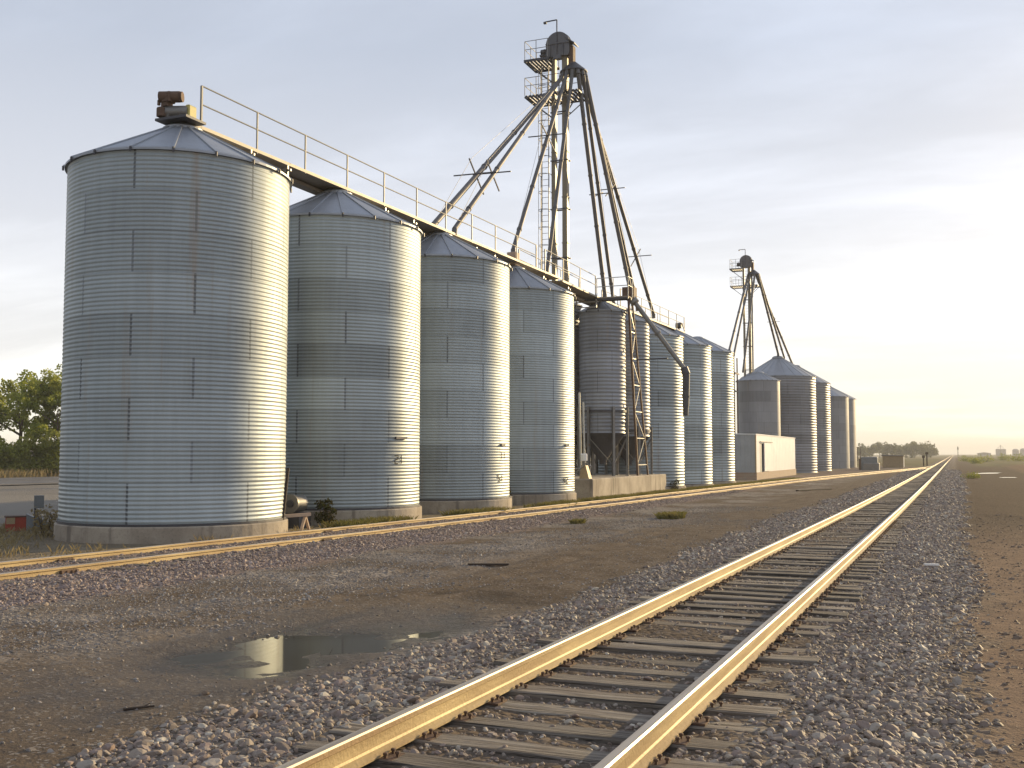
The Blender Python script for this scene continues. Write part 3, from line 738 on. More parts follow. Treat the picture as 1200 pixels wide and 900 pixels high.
# hopper bins on legs
RH = 1.24; PT = .70
def hopper(x, y, zbot, ze, za, label, up=.55):
    root = thing('hopper_bin', label, 'hopper bin', (x, y, PT), 'narrow hopper bins on the concrete plinth')
    wall_mb(RH, zbot, ze, .20, .018, 56, 6, (x, y)).build('wall', M['galv_old'], root)
    rf = roof_mb(RH, ze, za, nrib=12, capr=.28, c=(x, y), n=48, ribh=.03).build('roof', [M['roof'], M['steel_dark']], root)
    MB().lathe([(.29, za-.28), (.29, za+.06), (.34, za+.06), (.34, za+.12), (.1, za+.12)], (x, y), 20, smooth=False).build('inlet_neck', M['roof'], rf)
    MB().lathe([(RH-.02, zbot), (.2, zbot-1.45), (.2, zbot-1.65)], (x, y), 40).build('hopper_cone', M['steel_dark'], root)  # dark steel puts the shade beneath the bin into the cone's colour
    zr_ = zbot+up-.25
    MB().lathe([(RH+.03, zr_-.05), (RH+.06, zr_-.05), (RH+.06, zr_+.08), (RH+.03, zr_+.08)], (x, y), 40, smooth=False).build('ring_beam', M['steel_dark'], root)
    for k in range(6):
        t = 2*pi*(k+.22)/6; lx, ly = x+(RH+.07)*cos(t), y+(RH+.07)*sin(t); mb = MB()
        d = Vector((cos(t), sin(t), 0)); s_ = Vector((-sin(t), cos(t), 0)); b0 = Vector((lx, ly, PT)); b1 = Vector((lx, ly, zbot+up))
        for o_ in (-.055, .055): mb.bar(b0+d*o_, b1+d*o_, .13, .018, up=d)
        mb.bar(b0, b1, .018, .11, up=d); mb.box(lx-.12, lx+.12, ly-.12, ly+.12, PT, PT+.02)
        mb.build('leg', M['steel'], root)
    mb = MB()
    for k in range(6):
        t0, t1 = 2*pi*(k+.22)/6, 2*pi*(k+1.22)/6; q = lambda t, z: (x+(RH+.02)*cos(t), y+(RH+.02)*sin(t), z)
        if k % 2: mb.bar(q(t0, PT+.55), q(t1, PT+2.0), .06, .03)
        else: mb.bar(q(t0, PT+2.0), q(t1, PT+.55), .06, .03)
    mb.build('cross_brace', M['steel'], root)
    return root
hopper(-17.4, 54.5, 2.95, 9.5, 10.15, 'front hopper bin nearest the pump unit, its tall legs standing out from the wall', 1.4)
hopper(-17.3, 59.0, 2.85, 9.46, 10.1, 'front hopper bin half hidden behind the support mast of the loading spout')
hopper(-20.0, 59.0, 2.85, 9.46, 10.1, 'back hopper bin in deep shade, glimpsed between the legs of the front hopper bin')
hopper(-20.0, 54.7, 2.85, 10.0, 10.6, 'back hopper bin showing only a thin bright corrugated strip beside the bin marked 42')
pr = tag(MB().bbox(-22., -15.45, 46.8, 60.4, float(zg(55))-.3, PT, .05).build('concrete_plinth', M['concrete'], origin=(-18.7, 53.6, 0)), 'long stained concrete plinth under the hopper bins', 'plinth')

# ------------------------------------------------------------------ bucket elevators
def rail_frame(mb, pts, z, h=1.0, r=.018, closed=False, posts=True):
    P_ = pts + ([pts[0]] if closed else [])
    for a, b in zip(P_[:-1], P_[1:]):
        for k in (h, h*.55): mb.tube((*a, z+k), (*b, z+k), r, n=5)
    if posts:
        for a in pts: mb.tube((*a, z), (*a, z+h), r*1.1, n=5)
def elevator(x, y, zb, top, spouts, label, ladder_open, dist_r=.56):
    """top = z of the head's crown; spouts = end points with radius"""
    root = thing('bucket_elevator', label, 'grain elevator', (x, y, zb), None)
    hb = top - 1.40
    for dx, w, d, m in ((-.29, .20, .30, M['cream_casing']), (.33, .27, .32, M['cream_casing'])):
        mb = MB().box(x+dx-w/2, x+dx+w/2, y-d/2, y+d/2, zb, hb+.1); z = zb+2.4
        while z < hb-.5: mb.box(x+dx-w/2-.025, x+dx+w/2+.025, y-d/2-.025, y+d/2+.025, z, z+.05); z += 2.44
        mb.build('leg_casing', m, root)
    mb = MB(); z = zb+3.6
    while z < hb-2: 
        for s in (-.17, .17): mb.bar((x-.45, y+s, z), (x+.55, y+s, z), .05, .06)
        z += 2.6
    mb.build('tie_bars', M['steel_dark'], root)
    # boot
    MB().bbox(x-.6, x+.65, y-.35, y+.35, zb, zb+.9, .05).build('boot', M['greypaint'], root)
    # head: half-round hood over a box, discharge on the right
    hr = .66; hx = x+.0; mb = MB()
    prof = [(hx+hr*cos(t), hb+.72+hr*sin(t)) for t in np.linspace(0, pi, 17)]
    prof += [(hx-hr, hb+.16), (hx-hr+.1, hb+.05), (hx+hr-.08, hb+.05), (hx+hr, hb+.16)]
    mb.prism(prof, 'y', y-.30, y+.30); 
    mb.prism([(hx+(hr+.03)*cos(t), hb+.72+(hr+.03)*sin(t)) for t in np.linspace(0, pi, 17)] + [(hx-hr-.03, hb+.60), (hx+hr+.03, hb+.60)], 'y', y-.03, y+.03)
    for q in (-.40, -.06, .30): mb.box(hx+q-.025, hx+q+.025, y-.36, y-.301, hb+.06, hb+.74)
    mb.box(hx-.66, hx+.66, y-.35, y-.301, hb+.72, hb+.78); mb.box(hx-.22, hx+.22, y-.40, y-.31, hb-.12, hb+.10)
    hd = mb.build('elevator_head', M['head'], root)
    MB().add([(hx+hr-.25,y-.36,hb+.98),(hx+hr+.30,y-.36,hb+.60),(hx+hr+.30,y+.36,hb+.60),(hx+hr-.25,y+.36,hb+.98),(hx+hr-.25,y-.36,hb+1.04),(hx+hr+.30,y-.36,hb+.66),(hx+hr+.30,y+.36,hb+.66),(hx+hr-.25,y+.36,hb+1.04)],
             [(0,3,2,1),(4,5,6,7),(0,1,5,4),(1,2,6,5),(2,3,7,6),(3,0,4,7)]).build('rain_hood', M['steel_dark'], hd)
    MB().box(x+.58, x+.84, y-.2, y+.2, hb-.45, hb+.55).build('discharge_chute', M['rust'], hd)
    MB().tube((x-1.0, y-.05, hb+.45), (x-.55, y-.05, hb+.45), .17, n=12).tube((x-.7, y-.42, hb+.45), (x-.7, y+.3, hb+.45), .05).box(x-1.05, x-.6, y-.22, y+.12, hb+.22, hb+.30).build('drive_motor', M['steel_dark'], hd)
    # light mast
    MB().path([(x-.02, y-.32, hb+.3), (x-.02, y-.32, top+.62), (x-.68, y-.32, top+.60)], .035).box(x-.76, x-.60, y-.38, y-.26, top+.50, top+.60).build('light_arm', M['steel_dark'], root)
    # distributor
    dx, dz = x+.80, hb-.35
    ds = MB().lathe([(.14, dz+.05), (.2, dz), (dist_r+.17, dz-.46), (dist_r+.17, dz-.52), (.1, dz-.48)], (dx, y), 20, smooth=False).build('distributor', M['steel_dark'], root)
    # platforms
    z1 = hb-.12; d = .85
    mb = MB(); 
    for k in range(7): mb.box(x-1.62+k*.19, x-1.62+k*.19+.13, y-d, y+d, z1-.05, z1)
    mb.box(x-1.66, x-.30, y-d-.03, y-d, z1-.13, z1); mb.box(x-1.66, x-.30, y+d, y+d+.03, z1-.13, z1); mb.box(x-1.69, x-1.66, y-d-.03, y+d+.03, z1-.13, z1)
    for s in (-.6, .6): mb.bar((x-1.6, y+s, z1-.1), (x-.4, y+s*.3, z1-1.1), .05)
    p1 = mb.build('head_platform', M['steel_dark'], root)
    mb = MB(); rail_frame(mb, [(x-.35, y-d), (x-1.0, y-d), (x-1.64, y-d), (x-1.64, y), (x-1.64, y+d), (x-1.0, y+d), (x-.35, y+d)], z1); mb.build('railing', M['steel'], p1)
    z2 = hb-2.05
    mb = MB()
    for k in range(15):
        xx = x-1.62+k*.20
        if xx < x-.45 or xx > x+.5: mb.box(xx, xx+.13, y-d, y+d, z2-.05, z2)
        else: mb.box(xx, xx+.13, y-d, y-.35, z2-.05, z2); mb.box(xx, xx+.13, y+.35, y+d, z2-.05, z2)
    for s in (-1, 1): mb.box(x-1.66, x+1.38, y+s*d-.02, y+s*d+.02, z2-.13, z2-.051)
    for xx in (-1.66, 1.36): mb.box(x+xx, x+xx+.03, y-d, y+d, z2-.13, z2-.051)
    for s in (-.6, .6): mb.bar((x-1.6, y+s, z2-.1), (x-.4, y+s*.3, z2-1.1), .05); mb.bar((x+1.3, y+s, z2-.1), (x+.45, y+s*.3, z2-1.0), .05)
    p2 = mb.build('distributor_platform', M['steel_dark'], root)
    mb = MB(); rail_frame(mb, [(x+.3, y-d), (x-.35, y-d), (x-1.0, y-d), (x-1.64, y-d), (x-1.64, y), (x-1.64, y+d), (x-1.0, y+d), (x-.35, y+d), (x+.4, y+d), (x+1.36, y+d), (x+1.36, y)], z2, .95); mb.build('railing', M['steel'], p2)
    # ladder with cage
    lx = x-.78 if not ladder_open else x+.02; ly = y-.1 if not ladder_open else y-.25; mb = MB()
    for s in (-.2, .2): mb.bar((lx+s, ly, zb), (lx+s, ly, z1-.1), .045)
    z = zb+.3
    while z < z1-.2: mb.tube((lx-.2, ly, z), (lx+.2, ly, z), .014, n=4); z += .32
    ld = mb.build('ladder', M['steel'], root)
    if not ladder_open:
        mb = MB(); z = zb+2.6; hoop = lambda z: [(lx+.34*sin(t), ly-.02-.42*cos(t)+.0, z) for t in np.linspace(-2.2, 2.2, 9)]
        while z < z1-.3: mb.path(hoop(z), .016, n=4); z += .95
        for t in np.linspace(-2.0, 2.0, 5): mb.bar((lx+.34*sin(t), ly-.02-.42*cos(t), zb+2.6), (lx+.34*sin(t), ly-.02-.42*cos(t), z-.95), .02)
        mb.build('ladder_cage', M['steel'], ld)
    else: MB().tube((x+.62, y-.1, zb), (x+.62, y-.1, hb-.6), .09, n=8).build('down_pipe', M['steel'], root)
    # spouts
    for i, (ex, ey, ez, r, br) in enumerate(spouts):
        r *= .84
        a = radians(198 + 225*i/(len(spouts)-1)); s0 = Vector((dx+dist_r*cos(a), y+dist_r*sin(a), dz-.46)); s1 = Vector((ex, ey, ez))
        # two straight runs with a slight knee just below the distributor
        k1 = s0 + Vector((cos(a)*.10, sin(a)*.10, -.35)); mb = MB().tube(s0, k1, r*1.1, n=10).tube(k1, s1, r, n=10)
        d = s1-k1; 
        for t in (.22, .45, .68, .9):
            p = k1+d*t; mb.tube(p-d.normalized()*.05, p+d.normalized()*.05, r*1.22, n=10)
        p = s1-d.normalized()*.05; mb.tube(p, s1+Vector((0,0,-.22)), r*1.15, n=10)
        sp = mb.build('spout', M['spout'], root)
        if br:
            for t, L in br:
                p = k1+d*t; q = d.cross(Vector((0,0,1))).normalized(); u = q.cross(d).normalized(); m2 = MB()
                m2.bar(p-q*L*.5+u*.12, p+q*L*.5+u*.12, .045).bar(p-q*L*.10-u*L*.42, p+q*L*.06+u*L*.42, .045)
                m2.build('truss_bracket', M['steel_dark'], sp)
            # thin truss cable
            m2 = MB()
            t, L = br[0]; p = k1+d*t; u = d.cross(Vector((0,0,1))).normalized().cross(d).normalized()
            m2.path([k1, p+u*L*.42, s1], .009, n=3).build('truss_cable', M['steel'], sp)
    return root
elevator(-18.9, 52.0, PT, 24.22, [
  (-17.75, 35.0, 10.35, .135, [(.74, 1.9)]), (-17.30, 35.9, 10.35, .115, [(.72, 1.7)]), (-17.6, 42.44, 10.75, .12, [(.40, 1.9)]), (-17.85, 47.2, 10.35, .115, None),
  (-17.3, 54.7, 10.45, .13, None), (-17.5, 57.0, 10.2, .115, [(.5, 1.2)]), (-15.95, 54.9, 10.75, .13, None), (-17.62, 62.3, 10.75, .13, [(.45, 1.6)]), (-17.5, 65.6, 10.7, .125, [(.72, 1.9)])],
  'tall near grain elevator with dark domed head and nine spouts fanning to the bins', False)
elevator(-20.9, 118., float(zg(118)), 23.9, [
  (-20.6, 105., 11.2, .15, None), (-20.9, 109., 11.0, .13, None), (-20.3, 112., 10.6, .13, None), (-18.6, 125., 13.4, .15, None), (-18.2, 126.8, 13.2, .14, [(.55, 1.6)]), (-17.6, 129., 12.6, .15, None)],
  'farther, smaller looking grain elevator tower with round dark head above the big far bins', True)

# ------------------------------------------------------------------ catwalk and conveyor above the row
cw = thing('catwalk', 'long plank catwalk with pipe handrails running along the bin tops', 'catwalk', (XB, 21, 10.2))
XN, XF = XB+.34, XB-.75
def deck(y0, y1, z0, z1):
    mb = MB(); n = max(2, int((y1-y0)/.6))
    zz = lambda y: z0+(z1-z0)*(y-y0)/(y1-y0)
    for i in range(n):
        a = y0+(y1-y0)*i/n; b = y0+(y1-y0)*(i+1)/n-.012
        mb.add([(XF+.05,a,zz(a)-.05),(XN-.03,a,zz(a)-.05),(XN-.03,b,zz(b)-.05),(XF+.05,b,zz(b)-.05),(XF+.05,a,zz(a)),(XN-.03,a,zz(a)),(XN-.03,b,zz(b)),(XF+.05,b,zz(b))],
               [(0,3,2,1),(4,5,6,7),(0,1,5,4),(1,2,6,5),(2,3,7,6),(3,0,4,7)])
    d = mb.build('deck', M['plank'], cw)
    MB().bar((XN, y0, z0-.035), (XN, y1, z1-.035), .045, .085).bar((XF+.02, y0, z0-.05), (XF+.02, y1, z1-.05), .05, .10).build('side_beam', M['beam'], d)
    return d
deck(20.9, 47.6, 10.05, 10.27); deck(47.75, 56.8, 10.2, 10.15); deck(57.0, 73.0, 10.15, 10.35)
# trough conveyor under the deck, and its hangers down to the roofs
mb = MB(); mb.box(XF+.12, XF+.45, 20.9, 73.0, 9.90, 10.0); mb.build('trough_conveyor', M['plank'], cw)
mb = MB()
for y in (23.2, 24.9, 30.5, 32.5, 37.8, 39.6, 45.2, 48.6, 53.0, 60.5, 65.5, 67.6):
    mb.bar((XF-.1, y, 9.86), (XN+.12, y, 9.86), .05, .06)
    for xx in (XF, XN): mb.bar((xx, y, 9.55), (xx, y, 10.0), .05, .05)
    mb.bar((XF, y, 9.58), (XN, y, 9.58), .04, .05)
mb.build('hangers', M['steel_pale'], cw)
def railing(x, y0, y1, z0, z1, step, h=1.03, ends=(True, True)):
    zz = lambda y: z0+(z1-z0)*(y-y0)/(y1-y0); mb = MB()
    for k in (h, h*.54): mb.tube((x, y0, z0+k), (x, y1, z1+k), .02, n=6)
    rl = mb.build('handrail', M['pipe'], cw); n = int(round((y1-y0)/step))
    for i in range(n+1):
        y = y0+(y1-y0)*i/n; MB().bar((x, y, zz(y)-.1), (x, y, zz(y)+h), .05 if i in (0, n) else .038).build('post', M['pipe'], rl)
railing(XN, 21.15, 44.3, 10.05, 10.25, 2.35); railing(XN, 45.4, 52.9, 10.25, 10.17, 2.5); railing(XF, 44.9, 53.4, 10.25, 10.17, 2.8)
railing(XN, 57.4, 72.8, 10.15, 10.35, 2.2); railing(XF, 57.4, 72.8, 10.15, 10.35, 3.1)
# side landing by the loading junction
mb = MB().box(-17.2, -15.5, 53.0, 53.8, 10.02, 10.08); ln = mb.build('landing', M['plank'], cw)
mb = MB(); rail_frame(mb, [(-17.2, 53.0), (-16.3, 53.0), (-15.5, 53.0), (-15.5, 53.8)], 10.08, 1.0, .022); mb.build('railing', M['steel_pale'], ln)
MB().bar((-19.4, 53.05, 9.98), (-15.5, 53.05, 9.98), .08, .1).bar((-17.1, 53.6, 9.98), (-15.5, 53.6, 9.98), .08, .1).build('beam', M['steel_dark'], ln)
# conveyor drive standing on the near end
XD = XB+.12
dm = MB().tube((XD-.26, 20.42, 10.24), (XD+.28, 20.62, 10.24), .16, n=14).box(XD-.34, XD-.1, 20.32, 20.6, 10.06, 10.2).tube((XD+.2, 20.6, 10.24), (XD+.34, 20.65, 10.24), .1, n=12).build('gearbox', M['steel'], cw)
MB().tube((XD-.36, 20.30, 10.60), (XD+.12, 20.48, 10.60), .14, n=14).box(XD-.30, XD-.12, 20.28, 20.5, 10.36, 10.5).bbox(XD-.30, XD-.02, 20.25, 20.52, 10.46, 10.72, .05).bbox(XD-.40, XD-.18, 20.2, 20.5, 10.10, 10.34, .04).tube((XD-.38, 20.3, 10.4), (XD-.38, 20.3, 10.52), .04).build('motor', M['rust'], dm)
MB().tube((XD+.12, 20.49, 10.60), (XD+.17, 20.51, 10.60), .13, n=12).build('motor_end', M['rust'], dm)
MB().bbox(XD+.24, XD+.38, 20.5, 20.8, 10.06, 10.40, .03).build('belt_guard', M['yellow'], dm)
MB().box(XD-.45, XD+.5, 20.25, 21.0, 10.0, 10.06).build('drive_base', M['steel_dark'], dm)
# drive at the far end
MB().tube((XB-.1, 72.2, 10.75), (XB+.3, 72.2, 10.75), .2, n=12).bar((XB+.1, 72.2, 10.4), (XB+.1, 72.2, 10.7), .1).bar((XN, 72.9, 10.4), (XN, 72.2, 10.9), .05).build('end_drive', M['steel_dark'], cw)
# white box under the third spout's end
MB().bbox(XB-.22, XB+.2, 42.2, 42.66, 10.05, 10.62, .02).build('valve_box', M['wood_pale'], cw)

# loading spout over the siding and its mast
ls = thing('loading_spout', 'rusty loading spout slanting down across the bins with a hanging sock over the siding', 'spout', (-15.9, 55, PT))
A = Vector((-15.95, 54.9, 10.35)); B = Vector((-12.95, 54.75, 6.25))
MB().tube(A, B, .125, n=10).tube(A+(B-A)*.5, A+(B-A)*.52, .19, n=10).tube(A+(B-A)*.04, A+(B-A)*.10, .24, n=10).build('pipe', M['steel'], ls)
MB().tube(B+Vector((-.05,0,.12)), B+Vector((.06,0,-.22)), .20, .22, n=10).tube(B+Vector((.06,0,-.2)), B+Vector((.02,0,-1.9)), .19, .17, n=12).tube(B+Vector((.02,0,-1.85)), B+Vector((.0,0,-2.4)), .15, .14, n=12).tube(B+Vector((.03,0,-1.35)), B+Vector((.02,0,-1.42)), .21, n=12).build('drop_sock', M['steel_dark'], ls)
MB().box(-16.3, -15.65, 54.6, 55.2, 10.2, 10.8).build('junction_box', M['rust'], ls)
MB().path([(-15.7, 55.1, 6.9), (-13.9, 54.85, 6.9)], .035).build('stay', M['steel_dark'], ls)
ms = MB(); pA0, pA1 = Vector((-15.62, 55.0, PT)), Vector((-15.95, 54.6, 10.2)); pB0, pB1 = Vector((-15.62, 57.0, PT)), Vector((-15.95, 55.3, 10.2))
ms.bar(pA0, pA1, .11).bar(pB0, pB1, .09).build('mast', M['rust'], ls)
mb = MB()
for i in range(6):
    t0, t1 = .06+.15*i, .06+.15*(i+1); a, b = (pA0, pB0), (pA1, pB1)
    q = lambda k, t: a[k]+(b[k]-a[k])*t
    mb.bar(q(0, t0), q(1, t0), .04); mb.bar(q(i % 2, t0), q(1-i % 2, t1), .035)
mb.build('mast_brace', M['steel_pale'], ls)

# ------------------------------------------------------------------ white shed
sh = thing('shed', 'long white sheet metal shed with dark doorway on a block base', 'shed', (-15.2, 89, float(zg(89))))
z0 = float(zg(95))-.05; zb_ = z0+.66; SX0, SX1, SY0, SY1 = -19.3, -15.2, 89., 112.5; ZE, ZR = 3.45, 3.52
MB().box(SX0-.06, SX1+.07, SY0-.07, SY1+.07, z0-.2, zb_).build('block_base', M['block'], sh)
def ribbed(mb, a, b, z0, z1, out, mi=0, step=.3, depth=.03, ztop=None):
    """ribbed sheet wall from a to b (plan points); out = outward normal"""
    a = Vector((*a, 0)); b = Vector((*b, 0)); L = (b-a).length; n = int(L/step); d = (b-a)/n; o = Vector((*out, 0))*depth
    zt = ztop or (lambda p: z1)
    for i in range(n):
        p0 = a+d*i; pts = [p0, p0+d*.72, p0+d*.78+o, p0+d*.94+o, p0+d]
        for p, q in zip(pts[:-1], pts[1:]): mb.add([(p.x,p.y,z0),(q.x,q.y,z0),(q.x,q.y,zt(q)),(p.x,p.y,zt(p))], [(0,1,2,3)], mi)
zr = lambda p: ZE+.02 + (ZR-ZE)*(p.x-SX1)/(SX0-SX1)*.9
D0, D1, DZ = 91.0, 92.8, 2.75
mb = MB(); ribbed(mb, (SX1, SY0), (SX1, D0), zb_, ZE, (1,0), 0, .6, .012); ribbed(mb, (SX1, D1), (SX1, SY1), zb_, ZE, (1,0), 0, .9, .012); mb.box(SX1-.05, SX1+.005, D0, D1, DZ, ZE, 0)
ribbed(mb, (SX1, SY0), (SX0, SY0), zb_, ZE, (0,-1), 1, .45, .04, zr); ribbed(mb, (SX1, SY1), (SX0, SY1), zb_, ZE, (0,1), 1, .45, .04, zr); ribbed(mb, (SX0, SY0), (SX0, SY1), zb_, ZR, (-1,0), 1)
mb.build('wall', [M['shed_white'], M['shed_shade']], sh)  # white on the sunlit front, shade-coloured sheet on the other walls
MB().add([(SX1+.06,SY0-.06,ZE+.0),(SX0-.2,SY0-.2,ZR+.02),(SX0-.2,SY1+.2,ZR+.02),(SX1+.06,SY1+.06,ZE+.0),(SX1+.06,SY0-.06,ZE+.07),(SX0-.2,SY0-.06,ZR+.09),(SX0-.2,SY1+.06,ZR+.09),(SX1+.06,SY1+.06,ZE+.07)],
         [(0,3,2,1),(4,5,6,7),(0,1,5,4),(1,2,6,5),(2,3,7,6),(3,0,4,7)]).build('roof', M['shed_white'], sh)
dr = MB().box(SX1-.14, SX1-.08, D0, D1, zb_, DZ).build('door', M['greypaint'], sh)
MB().box(SX1+.035, SX1+.10, D1+.05, D1+3.2, zb_+.05, DZ+.05).build('sliding_panel', M['shed_white'], sh)
MB().bar((SX1+.09, D0-.1, DZ+.13), (SX1+.09, D1+4.4, DZ+.13), .07).build('door_track', M['steel_dark'], sh)
MB().box(SX1-.03, SX1+.06, SY0-.09, SY0+.03, zb_, ZE-.01).build('corner_trim', M['tan'], sh)

# ------------------------------------------------------------------ far group of bins
def far_bin(name, x, y, R_, ze, za, pitch, mat, label, amp=.03):
    zb = float(zg(y)); root = thing(name, label, 'grain bin', (x, y, zb), 'far grain bins beyond the white shed')
    if pitch: wall_mb(R_, zb+.05, ze, pitch, amp*.65, 72, 6, (x, y)).build('wall', mat, root)
    else: MB().lathe([(R_, zb+.05), (R_, ze)], (x, y), 72).build('wall', mat, root)
    rf = roof_mb(R_, ze, za, nrib=24, capr=.6, c=(x, y), ribh=.05).build('roof', [M['roof'], M['steel_dark']], root)
    cap_mb(.6, za-.30, .2, (x, y)).build('cap', M['roof'], rf)
    MB().lathe([(R_+.12, zb-.3), (R_+.12, zb+.045), (R_-.2, zb+.045)], (x, y), 48, smooth=False).build('foundation', M['concrete'], root)
    return root
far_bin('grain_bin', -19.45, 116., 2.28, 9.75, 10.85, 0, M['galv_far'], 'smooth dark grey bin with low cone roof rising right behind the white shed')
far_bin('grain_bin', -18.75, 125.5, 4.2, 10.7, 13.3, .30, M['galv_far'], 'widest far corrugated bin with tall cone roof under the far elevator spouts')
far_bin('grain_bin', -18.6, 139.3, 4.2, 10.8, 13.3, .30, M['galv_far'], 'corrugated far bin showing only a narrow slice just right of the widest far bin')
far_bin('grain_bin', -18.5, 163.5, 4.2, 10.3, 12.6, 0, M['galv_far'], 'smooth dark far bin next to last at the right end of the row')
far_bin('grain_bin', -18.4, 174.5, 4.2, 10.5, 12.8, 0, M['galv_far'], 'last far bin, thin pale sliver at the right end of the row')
# rusty lattice landing by the far elevator
rl = thing('stair_tower', 'small rusty lattice landing left of the far elevator, above the last main row bin', 'landing', (-22., 112, float(zg(112))))
mb = MB()
for dx in (-.9, .9):
    for dy in (-.9, .9): mb.bar((-22.+dx, 112+dy, float(zg(112))), (-22.+dx, 112+dy, 12.0), .12)
mb.build('post', M['rust'], rl)
MB().prism([(-23.1,10.9),(-20.9,10.2),(-20.9,10.35),(-23.1,11.05)], 'y', 110.9, 113.1).build('roof', M['rust'], rl)
MB().box(-22.95, -21.05, 111.05, 112.95, 8.4, 8.5).build('deck', M['plank'], rl)
mb = MB()
for k in range(6): mb.bar((-22.9+.3*k, 111.05, 8.5), (-22.5+.3*k, 111.05, 10.2), .06)
mb.build('lattice', M['tan'], rl)

# ------------------------------------------------------------------ small things round the bins
gz = lambda x, y: float(ground_z(x, y))
b = thing('red_crate', 'small faded red crate with a tan panel left of the nearest bin', 'crate', (-22.2, 20.4, gz(-22.2, 20.4)))
z = gz(-22.2, 20.4); yaw = radians(47)
def rbox(mb, cx_, cy_, a, x0, x1, y0, y1, z0, z1):
    q = lambda x, y, z: (cx_+x*cos(a)-y*sin(a), cy_+x*sin(a)+y*cos(a), z)
    return mb.add([q(x0,y0,z0),q(x1,y0,z0),q(x1,y1,z0),q(x0,y1,z0),q(x0,y0,z1),q(x1,y0,z1),q(x1,y1,z1),q(x0,y1,z1)], [(0,3,2,1),(4,5,6,7),(0,1,5,4),(1,2,6,5),(2,3,7,6),(3,0,4,7)])
rbox(MB(), -22.2, 20.4, yaw, -.27, .25, -.2, .25, z-.02, z+.36).build('body', M['red'], b)
rbox(MB(), -22.2, 20.4, yaw, -.25, -.05, -.215, -.2, z+.19, z+.35).build('panel', M['tan'], b)
mb = MB(); rbox(mb, -22.2, 20.4, yaw, -.30, .28, -.23, .28, z+.36, z+.39); mb.build('lid', M['rust'], b)
w = MB(); z = gz(-21.75, 20.65); a_ = yaw; q = lambda x, y, z_: (-21.75+x*cos(a_)-y*sin(a_), 20.65+x*sin(a_)+y*cos(a_), z_)
prof = [(-.28, z-.03), (-.28, z+.43), (-.12, z+.35), (.02, z+.33), (.22, z+.21), (.36, z-.03)]; nP = len(prof)
w.add([q(x, -.15, zz_) for x, zz_ in prof]+[q(x, .3, zz_) for x, zz_ in prof], [tuple(range(nP)), tuple(reversed(range(nP, 2*nP)))]+[(i, nP+i, nP+(i+1) % nP, (i+1) % nP) for i in range(nP)])
tag(w.build('metal_chute', M['greypaint'], origin=(-21.75, 20.65, z)), 'low grey sloping metal chute lying beside the red crate', 'chute')
pb = thing('meter_post', 'short post carrying a grey meter box between the red crate and nearest bin', 'post', (-21.55, 20.35, gz(-21.55, 20.35)))
z = gz(-21.55, 20.35); MB().tube((-21.55, 20.35, z-.1), (-21.55, 20.35, z+.7), .025).build('pole', M['steel_dark'], pb)
rbox(MB(), -21.5, 20.4, yaw, -.1, .13, -.08, .06, z+.58, z+.90).build('meter_box', M['greypaint'], pb)
# sawhorse and leaning bar at the nearest bin
sw = thing('sawhorse', 'pale timber sawhorse against the foundation of the nearest bin', 'sawhorse', (-15.45, 22.75, gz(-15.45, 22.75)))
z = gz(-15.3, 22.8); d = Vector((cos(radians(40)), sin(radians(40)), 0)); pe = Vector((-d.y, d.x, 0)); c = Vector((-15.32, 22.72, z))
MB().bar(c-d*.5+Vector((0,0,.40)), c+d*.36+Vector((0,0,.45)), .11, .08).build('beam', M['wood_pale'], sw)
for t in (-.36, .22):
    for s in (-1, 1): MB().bar(c+d*t+Vector((0,0,.40)), c+d*(t+s*.14)+pe*s*.16+Vector((0,0,-.03)), .07, .04).build('leg', M['wood_pale'], sw)
tag(MB().bar((-15.10, 21.75, gz(-15.1, 21.75)-.02), (-15.30, 22.30, 1.50), .07, .045).build('leaning_bar', M['wood_dark'], origin=(-15.1, 21.75, gz(-15.1, 21.75))), 'dark narrow plank leaning on the lit side of the nearest bin', 'plank')
# aeration fans in the gaps
def fan(x, y, mat, label):
    z = gz(x, y); r = thing('aeration_fan', label, 'fan', (x, y, z), 'aeration fans between the bins')
    MB().bbox(x-.3, x+.3, y-.28, y+.28, z-.1, z+.42, .03).build('base', M['steel_dark'], r)
    h = MB().tube((x-.02, y-.22, z+.66), (x+.02, y+.2, z+.66), .23, n=18).tube((x-.02, y-.28, z+.66), (x-.02, y-.22, z+.66), .26, n=18).build('housing', mat, r)
    MB().tube((x, y-.34, z+.66), (x, y-.28, z+.66), .1, n=12).build('motor', M['steel_dark'], h)
    MB().box(x-.45, x-.23, y-.15, y+.15, z+.48, z+.8).build('duct', mat, h)
fan(-16.45, 24.4, M['steel'], 'grey round aeration fan in the gap behind the sawhorse')
fan(-16.5, 38.75, M['rust'], 'rusty brown aeration fan in the gap before the bin marked 42')
